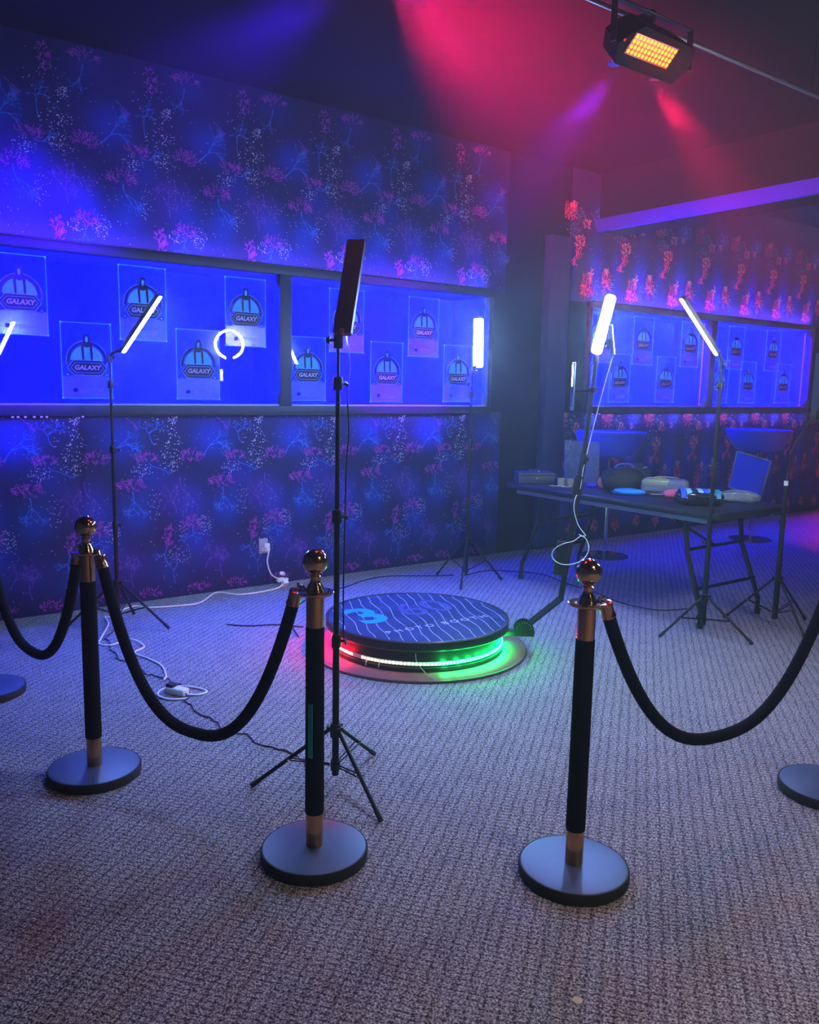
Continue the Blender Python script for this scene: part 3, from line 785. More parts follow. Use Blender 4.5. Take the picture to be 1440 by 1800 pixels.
# light strip: colour runs from red over white to green
def strip_colour(a):
    stops = [(-.60, (.02, 1.0, .25)), (-.36, (.03, .8, .22)), (.0, (.11, .20, .10)), (.35, (.20, .16, .10)), (.72, (.22, .11, .07)), (1.02, (.5, .10, .05)), (1.35, (1.0, .02, .02)), (2.6, (1.0, .01, .02))]
    if a <= stops[0][0]: return stops[0][1]
    for (p, c), (q, d) in zip(stops, stops[1:]):
        if a <= q:
            k = (a - p) / (q - p); return tuple(c[i] + (d[i] - c[i]) * k for i in range(3))
    return stops[-1][1]
AXF = math.radians(233.3)      # the side of the drum that faces the camera
M_STRIP = vcol_mat('strip_diode', emit=30.0)
mb = MB(); nled = 150
for k in range(nled):
    a = 2 * math.pi * k / nled
    da = (AXF - a + math.pi) % (2 * math.pi) - math.pi      # + is the left end as seen
    if .66 < da < .80: continue                            # joint in the strip
    c = strip_colour(da)
    M = Matrix.Rotation(a, 4, 'Z')
    mb.bbox((.4765, -.0062, .050), (.4825, .0062, .062), .002, 1, M, c)
o = mb.build('strip_diodes', M_STRIP, pf, smooth=False); o['kind'] = 'stuff'; o['label'] = 'small lit diodes running red, white and green'
for da in (-.30, -.47, -.64, -.81, -.98, -1.15, -1.32, -1.49, -1.66, .92, 1.09, 1.26, 1.43, 1.60, 1.77, 1.94):
    a = AXF - da
    light('strip_glow', 'POINT', PLAT + Vector((math.cos(a) * .500, math.sin(a) * .500, .050)), 1.5 if da < 0 else 1.9, (.0, 1.0, .14) if da < 0 else (1.0, .0, .02), shadow_soft_size=.010)
MB().lathe([(.474, .046), (.4770, .046), (.4770, .066), (.474, .066), (.474, .046)], 72).build('strip_tape', plain('strip_tape', (.5, .5, .48), .6), pf)
# zip tie around the drum in front and two small clips
za = AXF + .02; zc = Vector((math.cos(za), math.sin(za), 0)); zs = Vector((-zc.y, zc.x, 0))
zt = [zc * .478 - zs * .02 + Vector((0, 0, .112)), zc * .488 - zs * .018 + Vector((0, 0, .085)), zc * .492 - zs * .006 + Vector((0, 0, .060)), zc * .50 + zs * .012 + Vector((0, 0, .040)), zc * .545 + zs * .045 + Vector((0, 0, .018)), zc * .585 + zs * .075 + Vector((0, 0, .0145))]
MB().tube(smooth_path([zt[i] for i in range(6)], 5), .0016, 6).build('zip_tie', M_WHITEPL, pf)['label'] = 'white zip tie'
for k, aa in enumerate((AXF - .42, AXF - .58)):
    M = Matrix.Rotation(aa, 4, 'Z')
    MB().bbox((.476, -.002, .020), (.489, .002, .068), .001, 1, M).build('strip_clip', M_WHITEPL, pf)
# grooves across the deck, big numerals and lettering
M_GROOVE = plain('deck_line', (.45, .52, .75), .4)
gd = math.radians(68); gu = Vector((math.cos(gd), math.sin(gd), 0)); gv = Vector((-gu.y, gu.x, 0))
for k in range(-7, 8):
    off = k * .064
    L = math.sqrt(max(0, .492 ** 2 - off ** 2))
    pts = []
    for j in range(15):
        q = -L + 2 * L * j / 14
        w = .010 * math.sin(q * 14 + k)
        pts.append(gu * q + gv * (off + (w if abs(off + w) < .49 and 1 < j < 13 else 0)))
    vs = []
    for p in pts: vs += [p + gv * .0016 + Vector((0, 0, .1797)), p - gv * .0016 + Vector((0, 0, .1797)), p + gv * .0016 + Vector((0, 0, .179)), p - gv * .0016 + Vector((0, 0, .179))]
    m2 = MB().add(vs, [f for j in range(14) for f in ((4 * j, 4 * j + 1, 4 * j + 5, 4 * j + 4), (4 * j, 4 * j + 4, 4 * j + 6, 4 * j + 2), (4 * j + 1, 4 * j + 3, 4 * j + 7, 4 * j + 5))])
    m2.build('deck_groove', M_GROOVE, pf, smooth=False)
rd = math.radians(-3)
for (txt, size, loc, m) in (('3', .42, (-.25, .12), plain('deck_blue_ink', (.0, .34, 1.0), .4)), ('60', .36, (.12, .11), plain('deck_faint_ink', (.06, .08, .26), .3)), ('P H O T O   B O O T H', .066, (.0, -.205), plain('deck_pale_ink', (.42, .48, .62), .4))):
    o = link('lettering', text_mesh(txt, size, .0003, 0, bold=.012 if txt == '3' else 0.0), m, pf)
    o.location = (math.cos(rd) * loc[0] - math.sin(rd) * loc[1], math.sin(rd) * loc[0] + math.cos(rd) * loc[1], .1800)
    o.rotation_euler = (0, 0, rd)

# ------------------------------------------------------------------ camera arm of the booth
U = Vector((.794, -.607, 0)); S_ = Vector((.607, .794, 0))
def ap(r, z, s=0.0): return PLAT + U * r + S_ * s + Vector((0, 0, z))
am = thing('camera_boom', 'black folding arm of the photo booth carrying a phone and a lit panel', 'camera arm', ap(.60, 0))
O = ap(.60, 0)
def AP(r, z, s=0.0): return ap(r, z, s) - O
def rotz(mb, mat_): mb.v = [tuple(mat_ @ Vector(v)) for v in mb.v]; return mb
AR = Matrix(((U.x, S_.x, 0, 0), (U.y, S_.y, 0, 0), (0, 0, 1, 0), (0, 0, 0, 1)))
rotz(MB().bbox((-.126, -.022, .078), (.06, .022, .110), .004), AR).build('pivot_bar', M_BLACKMETAL, am)
# half-round hinge plates with a row of locking holes
for sgn in (-1, 1):
    prof = [(.055, .078)] + arc(.0, .115, .055, -.1, math.pi + .1, 18) + [(-.055, .078)]
    hp = rotz(MB().prism(prof, sgn * .020, sgn * .025), AR).build('hinge_plate', M_BLACKMETAL, am)
    mb = MB()
    for k in range(9):
        a = .25 + k * .33
        mb.lathe([(0, 0), (.0030, 0), (.0030, .002), (0, .002)], 8, Matrix.Translation((.043 * math.cos(a), sgn * .0255 if sgn > 0 else -.0275, .115 + .043 * math.sin(a))) @ Matrix.Rotation(-math.pi / 2, 4, 'X'))
    rotz(mb, AR).build('locking_studs', M_CHROME, hp)
def square_tube(pts, w, name, h=None):
    MB().tube(pts, w, 4).build(name, M_BLACKMETAL, am, smooth=False)
square_tube([AP(.605, .125), AP(.806, .300)], .019, 'lower_bar')
square_tube([AP(.800, .290), AP(.826, .53)], .021, 'knee_bar')
MB().bbox((-.045, -.022, -.10), (.022, .022, .09), .005, 2, AR @ Matrix.Translation((.205, 0, .53)) @ Matrix.Rotation(.10, 4, 'Y')).build('motor_box', M_BLACKPLASTIC, am)
MB().tube([AP(.822, .50), AP(.890, 1.10)], .0185, 14).build('upper_pole', M_BLACKMETAL, am)
MB().tube([AP(.886, 1.06), AP(.928, 1.60)], .0130, 14).build('upper_pole', M_BLACKMETAL, am)
c = MB().lathe([(0, -.025), (.018, -.025), (.019, -.02), (.019, .018), (.015, .026), (0, .026)], 16, Matrix.Translation(AP(.888, 1.08))).build('pole_clamp', M_BLACKPLASTIC, am)
MB().tube([AP(.90, 1.08, -.02), AP(.90, 1.08, -.045)], .010, 10).build('clamp_knob', M_BLACKPLASTIC, c)
# controller block strapped low on the pole, where the table stands behind it
MB().bbox((-.020, -.018, -.055), (.020, .018, .055), .006, 2, AR @ Matrix.Translation((.258, -.012, .935)) @ Matrix.Rotation(.11, 4, 'Y')).build('controller', M_BLACKPLASTIC, am)
# phone clamp reaching inwards, phone facing the platform
MB().tube([AP(.955, 1.452), AP(.885, 1.448), AP(.822, 1.443)], .009, 10).build('phone_arm', M_BLACKPLASTIC, am)
MB().lathe([(0, -.02), (.017, -.02), (.019, -.014), (.019, .014), (.017, .02), (0, .02)], 16, Matrix.Translation(AP(.919, 1.452)) @ Matrix.Rotation(math.pi / 2, 4, 'X')).build('phone_clamp', M_BLACKPLASTIC, am)
ph = thing('phone', 'phone held edge-on by the booth arm\'s clamp', 'phone', ap(.812, 1.34))
MB().bbox((-.0045, -.040, 0), (.0045, .040, .258), .004, 3, AR).build('body', plain('phone_metal', (.22, .24, .27), .28, metal=.7), ph)
MB().bbox((-.0052, -.037, .006), (-.0044, .037, .252), .0003, 1, AR).build('screen', plain('phone_screen', (.012, .014, .02), .06, spec=.6), ph)
MB().bbox((-.0060, -.014, .130), (-.0051, .014, .244), .0003, 1, AR).build('lit_preview', emitter('phone_preview', (.95, .95, .85), 18.0), ph)
MB().bbox((.004, -.030, .205), (.0075, .002, .245), .0015, 2, AR).build('camera_bump', M_BLACKPLASTIC, ph)
# tilting head, main lit panel, smaller light bar behind
head_joint(am, AP(.927, 1.615), (0, 0, 1), S_)
led_panel(am, AP(.925, 1.640), AP(.992, 1.956), (-.62, -.70, -.10), .062, rad=.028)
MB().bbox((-.016, -.012, -.022), (.016, .012, .022), .004, 2, AR @ Matrix.Translation((.392, 0, 1.700))).build('rear_clamp', M_BLACKPLASTIC, am)
MB().tube([AP(.950, 1.70), AP(.995, 1.70)], .007, 8).build('rear_arm', M_BLACKPLASTIC, am)
led_panel(am, AP(1.022, 1.640), AP(1.000, 1.800), (.55, -.80, .05), .030, lamp_mat=emitter('rear_led', (.95, .98, .9), LED_PANEL * .35))
# white cable down the arm with a loop
ww = [AP(1.02, 1.64), AP(.99, 1.52), AP(.955, 1.36), AP(.915, 1.16), AP(.885, 1.02, -.02), AP(.875, .93, -.03), AP(.865, .90, -.02), AP(.845, .86, -.04), AP(.845, .80, -.03), AP(.872, .72, -.03), AP(.905, .675, -.03), AP(.915, .66, -.03), AP(.885, .655, -.03), AP(.85, .63, -.035), AP(.795, .615, -.04), AP(.745, .585, -.045),
      AP(.735, .54, -.045), AP(.775, .505, -.045), AP(.835, .500, -.045), AP(.90, .525, -.04), AP(.935, .58, -.035), AP(.92, .64, -.03), AP(.88, .665, -.02)]
MB().tube(smooth_path(ww, 6), .0023, 6).build('white_wire', M_CABLEW, am)['label'] = 'thin white charging cable with a loop'

# ------------------------------------------------------------------ folding table and what lies on it
TX0, TX1, TY0, TY1, TZ = 4.40, 5.20, 2.84, 4.69, .74
tb = thing('folding_table', 'long black folding table standing before the right display case', 'table', ((TX0 + TX1) / 2, (TY0 + TY1) / 2, 0))
TC = Vector(((TX0 + TX1) / 2, (TY0 + TY1) / 2, 0))
M_TOP = plain('table_top_plastic', (.010, .011, .014), .42, spec=.35, noise=.25, nscale=35, bump=.08)
hw, hl = (TX1 - TX0) / 2, (TY1 - TY0) / 2
MB().bbox((-hw, -hl, TZ - .045), (hw, hl, TZ), .014, 3).build('table_top', M_TOP, tb)
MB().box((-hw + .03, -hl + .10, TZ - .075), (-hw + .055, hl - .10, TZ - .045)).build('side_rail', plain('rail_metal', (.30, .31, .33), .3, metal=.8), tb, smooth=False)
MB().box((hw - .055, -hl + .10, TZ - .075), (hw - .03, hl - .10, TZ - .045)).build('side_rail', MATS['rail_metal'], tb, smooth=False)
for sy in (-1, 1):
    for sx in (-1, 1):
        yt, yk, yf = sy * (hl - .30), sy * (hl - .27), sy * (hl - .13)
        lg = MB().tube([(sx * .30, yt, TZ - .05), (sx * .30, yk, .46), (sx * .32, yf - sy * .005, .11), (sx * .32, yf, .012)], .0155, 12).build('leg', M_BLACKMETAL, tb)
        MB().lathe([(0, 0), (.019, 0), (.020, .004), (.020, .034), (0, .034)], 14, Matrix.Translation((sx * .32, yf, 0))).build('foot_cap', M_RUBBER, lg)
    MB().tube([(-.32, sy * (hl - .17), .24), (.32, sy * (hl - .17), .24)], .011, 10).build('leg_crossbar', M_BLACKMETAL, tb)
    MB().tube([(-.30, sy * (hl - .275), .47), (.30, sy * (hl - .275), .47)], .011, 10).build('leg_crossbar', M_BLACKMETAL, tb)
    MB().tube([(0, sy * .12, TZ - .055), (0, sy * (hl - .275), .47)], .009, 10).build('folding_brace', M_BLACKMETAL, tb)
MB().tube(smooth_path([(-.05, .04, TZ - .055), (-.05, .03, TZ - .105), (-.05, -.05, TZ - .110), (-.05, -.055, TZ - .055)], 5), .006, 8).build('carry_handle', M_CHROME, tb)

def lump(sx, sy, sz, seed, pw=2.6, noise=.10, n=22, m=14):
    """soft bag: flattened superellipsoid resting on z = 0"""
    rng = random.Random(seed); mb = MB(); vs = []; fs = []
    w = [(rng.uniform(2, 5), rng.uniform(2, 5), rng.uniform(2, 5), rng.uniform(0, 6)) for _ in range(4)]
    def sg(v, p): return math.copysign(abs(v) ** p, v)
    e = 2 / pw
    for j in range(m + 1):
        ph_ = -math.pi / 2 + math.pi * j / m
        for i in range(n):
            th = 2 * math.pi * i / n
            x = sg(math.cos(ph_), e) * sg(math.cos(th), e); y = sg(math.cos(ph_), e) * sg(math.sin(th), e); z = sg(math.sin(ph_), e)
            k = 1 + noise * sum(math.sin(a * x * 2 + b * y * 2 + c * z + d) for a, b, c, d in w) / 2.2
            zz = max(z * k, -.8)
            vs.append((x * k * sx / 2, y * k * sy / 2, (zz + .8) * sz / 1.8))
    for j in range(m):
        for i in range(n): fs.append((j * n + i, j * n + (i + 1) % n, (j + 1) * n + (i + 1) % n, (j + 1) * n + i))
    fs.append(tuple(range(n - 1, -1, -1))); fs.append(tuple(m * n + i for i in range(n)))
    mb.add(vs, fs); return mb

# cash box
t = thing('cash_box', 'grey metal cash box at the far end of the folding table', 'box', (4.58, 4.56, TZ), math.radians(-32))
MC = plain('cash_box_paint', (.05, .055, .07), .45, metal=.2, noise=.1, nscale=40)
MB().bbox((-.14, -.09, 0), (.14, .09, .062), .005).build('body', MC, t)
l_ = MB().bbox((-.143, -.093, .062), (.143, .093, .086), .006).build('lid', MC, t)
MB().tube(smooth_path([(-.035, 0, .085), (-.033, 0, .100), (.033, 0, .100), (.035, 0, .085)], 4), .004, 8).build('handle', M_CHROME, l_)
MB().lathe([(0, 0), (.011, 0), (.010, .004), (0, .004)], 14, Matrix.Translation((0, -.094, .045)) @ Matrix.Rotation(math.pi / 2, 4, 'X')).build('lock', M_CHROME, t)
# clear acrylic sign standing upright
t = thing('acrylic_sign', 'clear acrylic sheet standing upright on the table, mirroring a lamp', 'sign holder', (4.945, 4.41, TZ), math.radians(108))
M_ACR = clear_sheet('clear_acrylic', (.86, .95, .95), base=.14, rough=.05, body=(.45, .55, .55), body_fac=.16)
MB().bbox((-.145, -.002, .006), (.145, .002, .325), .0012, 1, Matrix.Rotation(-.08, 4, 'X')).build('sheet', M_ACR, t)
MB().bbox((-.145, -.045, 0), (.145, .045, .006), .0015, 1).build('foot', M_ACR, t)
mb = MB()
for sx in (-1, 1):
    for z in (.022, .305): mb.lathe([(0, 0), (.006, 0), (.005, .004), (0, .004)], 12, Matrix.Translation((sx * .128, -.003 + z * .08, z)) @ Matrix.Rotation(math.pi / 2, 4, 'X'))
mb.build('screw_caps', M_CHROME, t)
# power adapters
for k, (x, y, lab) in enumerate(((4.615, 4.315, 'tan power adapter at the left of a pair by the acrylic sign'), (4.655, 4.265, 'tan power adapter at the right of a pair by the acrylic sign'))):
    t = thing('power_adapter', lab, 'adapter', (x, y, TZ), math.radians(-40 + 22 * k), 'adapters on the folding table')
    MB().bbox((-.026, -.024, 0), (.026, .024, .060), .006, 2).build('body', plain('tan_plastic', (.30, .26, .17), .5, noise=.05, nscale=30), t)
    MB().bbox((-.027, -.003, .002), (.027, .003, .0615), .001, 1).build('seam', plain('tan_seam', (.22, .19, .12), .6), t)
    MB().tube(smooth_path([(.0, -.022, .012), (-.02, -.05, .006), (-.06, -.055, .005), (-.085, -.03, .005), (-.05, -.015, .005)], 5), .003, 6).build('lead', plain('ivory_cable', (.6, .55, .42), .5), t)
# bags and pouches
def bag(name, label, cat, loc, rz, dims, seed, mat, pw=2.6, noise=.1, grp=None):
    t = thing(name, label, cat, (*loc, TZ), math.radians(rz), grp)
    b = lump(*dims, seed, pw, noise).build('body', mat, t, angle=60)
    return t, b
t, b = bag('purple_pouch', 'small flat purple pouch lying beside the acrylic sign', 'pouch', (4.80, 4.18), 40, (.11, .08, .022), 1, plain('purple_vinyl', (.16, .06, .55), .3))
MB().tube([(-.05, -.03, .018), (.05, -.03, .018)], .003, 6).build('zip', M_WHITEPL, t)
t, b = bag('orange_ball', 'orange foam prop peeking out left of the black bag', 'prop', (4.84, 4.105), 0, (.07, .08, .085), 2, plain('orange_foam', (.85, .22, .08), .7), 2.0, .03)
MB().tube([(-.02, 0, .080), (.0, 0, .088), (.02, 0, .080)], .004, 6).build('strap', M_BLACKPLASTIC, t)
t, b = bag('black_bag', 'big black cloth bag slumped on the folding table', 'bag', (4.84, 3.93), -35, (.29, .22, .165), 3, plain('black_nylon', (.010, .010, .012), .7, noise=.3, nscale=40), 2.6, .08)
MB().tube(smooth_path([(-.06, 0, .150), (-.03, .0, .185), (.06, .02, .185), (.11, .03, .135)], 5), .007, 6).build('carry_strap', plain('blue_strap', (.06, .10, .55), .5), t)
t, b = bag('dark_cap', 'dark striped cloth cap heaped behind the black bag', 'prop', (5.06, 3.98), 10, (.20, .20, .185), 4, plain('navy_cloth', (.02, .025, .06), .7), 2.2, .07)
for k in range(3):
    MB().tube(smooth_path([(-.085, -.05 + k * .03, .125 + k * .01), (0, -.075 + k * .03, .160 + k * .009), (.085, -.045 + k * .03, .125 + k * .01)], 5), .0045, 6).build('stripe', plain('pale_stripe', (.35, .38, .45), .6), t)
t, b = bag('blue_pouch', 'shiny light-blue inflatable pouch at the front of the table', 'pouch', (4.67, 3.725), -52, (.215, .085, .042), 5, plain('blue_vinyl', (.02, .30, .85), .18), 2.4, .12)
MB().bbox((-.118, -.012, .016), (-.098, .012, .022), .003, 1).build('valve_tab', MATS['blue_vinyl'], t)
t = thing('clear_case', 'clear plastic zip case with yellow and blue contents on the table', 'case', (4.97, 3.66, TZ), math.radians(-50))
M_CLR = clear_sheet('clear_vinyl', (.85, .93, .95), base=.10, rough=.08, body=(.55, .62, .62), body_fac=.35)
MB().bbox((-.16, -.09, 0), (.16, .09, .105), .028, 4).build('shell', M_CLR, t)
lump(.20, .13, .055, 7).build('yellow_contents', plain('yellow_cloth', (.62, .62, .08), .7), t)
o = bpy.data.objects['yellow_contents']; o.location = (-.045, 0, .052)
o = lump(.15, .13, .06, 8).build('blue_contents', plain('blue_cloth', (.05, .08, .55), .7), t); o.location = (.07, .0, .040)
MB().tube(smooth_path([(-.10, -.05, .104), (-.06, -.01, .113), (.02, .03, .113), (.10, .05, .104)], 5), .0045, 6).build('zip', plain('grey_zip', (.35, .36, .38), .4), t)
t, b = bag('pink_pouch', 'small pink inflatable pouch between the clear case and the striped bag', 'pouch', (4.83, 3.475), -48, (.14, .09, .055), 9, plain('pink_vinyl', (.85, .14, .28), .35), 2.3, .09)
MB().bbox((-.084, -.010, .02), (-.066, .010, .027), .003, 1).build('valve_tab', MATS['pink_vinyl'], t)
t = thing('black_tray', 'shallow black tray with white lettering between the blue and pink pouches', 'tray', (4.80, 3.59, TZ), math.radians(-50))
MB().bbox((-.075, -.045, 0), (.075, .045, .03), .006).build('body', M_BLACKPLASTIC, t)
MB().bbox((-.045, -.0462, .012), (.045, -.0448, .017), .0003, 1).build('label_line', M_WHITEPL, t)
t, b = bag('striped_bag', 'teal and blue striped glossy bag nearest the stand at the table front', 'bag', (4.66, 3.165), -45, (.29, .20, .095), 11, plain('black_gloss_vinyl', (.008, .009, .012), .12), 2.8, .06)
for k in range(7):
    x = -.105 + k * .035
    cc = ((.03, .10, .70), (.25, .55, .60), (.02, .03, .06), (.30, .55, .62), (.04, .12, .75), (.28, .5, .6), (.02, .22, .32))[k]
    pts = [(x, -.088, .052), (x, -.070, .088), (x, -.02, .1005), (x, .03, .1005), (x, .070, .088), (x, .088, .052)]
    vs = []
    for (a, bb_, c) in smooth_path(pts, 4): vs += [(a - .0155, bb_, c), (a + .0155, bb_, c), (a - .0155, bb_ * .94, c - .008), (a + .0155, bb_ * .94, c - .008)]
    n_ = len(vs) // 4
    mb = MB().add(vs, [f for j in range(n_ - 1) for f in ((4 * j, 4 * j + 1, 4 * j + 5, 4 * j + 4), (4 * j + 1, 4 * j + 3, 4 * j + 7, 4 * j + 5), (4 * j, 4 * j + 4, 4 * j + 6, 4 * j + 2))])
    mb.build('stripe', plain('bag_stripe_%d' % k, cc, .22), t)
t, b = bag('clear_bag', 'crumpled clear plastic bag lying beneath the tilted board', 'bag', (5.03, 3.11), -55, (.26, .15, .075), 12, M_CLR, 2.4, .16)
MB().tube(smooth_path([(-.10, -.04, .05), (-.03, -.055, .062), (.05, -.05, .058), (.11, -.03, .045)], 5), .003, 6).build('seal', M_WHITEPL, t)
# tilted acrylic board, the case's blue reflection put into its colour
t = thing('tilted_board', 'glossy acrylic board coloured by a blue reflection, leaning back at the right end of the table', 'board', (5.08, 3.11, TZ + .05), math.radians(90 + 14))
Mt = Matrix.Rotation(math.radians(-20), 4, 'X') @ Matrix.Rotation(math.radians(-15), 4, 'Y')
M_BRD = plain('acrylic_mirrored_blue', (.010, .03, .70), .06, spec=.7)
MB().bbox((-.105, -.002, .02), (.105, .002, .285), .0012, 1, Mt).build('sheet', M_BRD, t)
fr = MB().band([(-.112, .013), (.112, .013), (.112, .292), (-.112, .292)], [(-.105, .02), (.105, .02), (.105, .285), (-.105, .285)], -.003, .003)
fr.v = [tuple(Mt @ Vector(v)) for v in fr.v]; fr.build('clear_edge', M_ACR, t, smooth=False)

# ------------------------------------------------------------------ bowl-topped cocktail tables
def bowl_table(loc, label):
    t = thing('bowl_table', label, 'table', (*loc, 0), group='bowl-topped cocktail tables')
    MB().lathe([(0, .0), (.205, .0), (.21, .003), (.208, .007), (.03, .012), (0, .012)], 48).build('base_plate', M_CHROME, t)
    MB().lathe([(.019, .010), (.019, .885), (0, .885)], 20).build('pole', M_CHROME, t)
    MB().lathe([(0, .882), (.165, .884), (.205, .905), (.250, .955), (.285, 1.02), (.306, 1.085), (.309, 1.098), (.302, 1.102), (.296, 1.095), (.27, 1.085), (0, 1.083)], 56).build('bowl_top', plain('blue_bowl', (.03, .07, .75), .35, noise=.05, nscale=20), t)
    return t
_b = bowl_table((5.757, 4.827), 'blue bowl-topped cocktail table behind the booth arm')
dup(_b, (7.718, 4.616, 0), 'blue bowl-topped cocktail table behind the right light stand')

# ------------------------------------------------------------------ cables on the floor, outlet, adapter
def cable(name, label, pts, r, mat_, cat='cable'):
    P = [Vector(p) for p in pts]
    o = thing(name, label, cat, (P[0].x, P[0].y, 0))
    MB().tube(smooth_path([p - Vector((P[0].x, P[0].y, 0)) for p in P], 7), r, 8).build('cord', mat_, o)
    return o
z = .006
wc = cable('extension_cord', 'white extension cord running from the wall outlet past the left light stand', [(2.716, WALL_Y - .030, .285), (2.725, WALL_Y - .07, .26), (2.72, WALL_Y - .06, .18), (2.745, WALL_Y - .07, .09), (2.80, WALL_Y - .07, .05), (2.82, 5.30, .03), (2.72, 5.24, z), (2.45, 5.22, z), (2.33, 5.36, z), (2.12, 5.16, z), (1.95, 5.17, z), (1.80, 5.22, z), (1.745, 5.30, z), (1.64, 5.25, z), (1.54, 5.13, z), (1.50, 5.14, z),
      (1.47, 4.98, z), (1.35, 4.72, z), (1.31, 4.62, z), (1.36, 4.56, z), (1.47, 4.58, .016), (1.50, 4.44, z), (1.42, 4.36, z), (1.45, 4.22, z), (1.465, 4.08, z), (1.43, 3.92, z), (1.395, 3.86, .010)], .0055, M_CABLEW)
mbx = MB().bbox((-.022, -.014, -.03), (.022, .014, .03), .006, 2, Matrix.Translation((.02, .01, .28)))
mbx.v = [(a, b, c) for a, b, c in mbx.v]; mbx.build('plug', M_WHITEPL, wc)
bb = MB()
for k, (dx, dy, dz, s) in enumerate(((.085, -.08, .05, .030), (.115, -.05, .085, .026), (.105, -.10, .02, .034), (.13, -.075, .035, .024))):
    bb.bbox((-s, -s * .6, -s * .5), (s, s * .6, s * .5), .006, 2, Matrix.Translation((dx, dy, dz)) @ Matrix.Rotation(k * .8, 4, 'Z') @ Matrix.Rotation(.4 * k, 4, 'Y'))
bb.build('plug_cluster', M_WHITEPL, wc)
t = thing('wall_outlet', 'pale wall outlet above the skirting where the white cord plugs in', 'outlet', (2.716, WALL_Y, .235))
MB().bbox((-.035, -.008, 0), (.035, -.003, .11), .002, 2).build('cover_plate', plain('grey_plate', (.35, .36, .42), .5), t)
MB().bbox((-.014, -.010, .015), (.014, -.0078, .045), .002, 1).build('socket', M_WHITEPL, t)
t = thing('power_block', 'small white power block lying on the carpet behind the velvet rope', 'power strip', (1.385, 3.66, 0), math.radians(-60))
MB().bbox((-.055, -.024, .001), (.055, .024, .036), .008, 3).build('body', M_WHITEPL, t)
MB().bbox((-.050, -.020, .030), (-.010, .016, .052), .004, 2).build('black_plug', M_BLACKPLASTIC, t)
MB().tube(smooth_path([(.052, 0, .010), (.10, .03, .006), (.11, .08, .006), (.05, .10, .006), (-.03, .09, .006), (-.08, .05, .006), (-.095, .0, .006), (-.06, -.06, .006), (.02, -.075, .006), (.085, -.03, .006)], 6), .005, 8).build('cord_loop', M_CABLEW, t)
def wobble(pts, amp, seed):
    r = random.Random(seed); out = []
    for p in smooth_path(pts, 4): out.append((p.x + r.uniform(-amp, amp), p.y + r.uniform(-amp, amp), p.z))
    return out
cable('black_wire', 'thin kinked black wire from the power block to the centre light stand', wobble([(1.41, 3.60, .02), (1.385, 3.52, .004), (1.37, 3.40, .004), (1.40, 3.27, .004), (1.39, 3.16, .004), (1.445, 3.06, .004), (1.45, 2.93, .004), (1.50, 2.83, .004), (1.52, 2.72, .004), (1.505, 2.60, .004)], .010, 3), .003, M_CABLEB)
cable('curled_wire', 'thin curled black wire from the left light stand to the power block', wobble([(1.47, 4.86, .004), (1.36, 4.66, .004), (1.345, 4.50, .004), (1.32, 4.35, .004), (1.36, 4.20, .004), (1.35, 4.05, .004), (1.40, 3.95, .004), (1.43, 3.80, .004), (1.42, 3.72, .02)], .016, 5), .003, M_CABLEB)
cable('panel_wire', 'thin black wire hanging from the centre stand\'s panel beside its pole', [(1.575, 2.505, 1.64), (1.580, 2.485, 1.52), (1.562, 2.470, 1.42), (1.570, 2.470, 1.30), (1.556, 2.462, 1.18), (1.546, 2.452, 1.0), (1.540, 2.45, .75), (1.536, 2.44, .56)], .0028, M_CABLEB)
cable('floor_cable', 'black cable crossing the carpet behind the round platform', [(2.30, 4.14, .005), (2.42, 4.46, .005), (2.60, 4.72, .005), (2.93, 4.98, .005), (3.18, 5.03, .005), (3.42, 5.14, .005), (3.66, 5.15, .005), (3.95, 4.98, .005), (4.10, 4.92, .005)], .004, M_CABLEB)
cable('table_cable', 'black cable running along the carpet under the folding table', [(4.16, 4.86, .005), (4.35, 4.90, .005), (4.51, 4.86, .005), (4.72, 4.58, .005), (4.66, 4.28, .005), (4.63, 3.98, .005), (4.55, 3.66, .005), (4.60, 3.38, .005), (4.80, 3.29, .005)], .004, M_CABLEB)
cable('deck_cable', 'short black cable lying left of the round platform', [(2.06, 4.60, .005), (2.16, 4.50, .005), (2.30, 4.44, .005), (2.42, 4.30, .005)], .004, M_CABLEB)
t = thing('paper_scrap', 'small round beige scrap on the carpet near the camera', 'scrap', (1.427, 1.203, 0))
MB().lathe([(0, .0008), (.010, .0012), (.0125, .0018), (.0122, .0032), (.006, .0036), (0, .0034)], 14).build('flake', plain('beige_paper', (.62, .52, .36), .8, noise=.3, nscale=120), t)

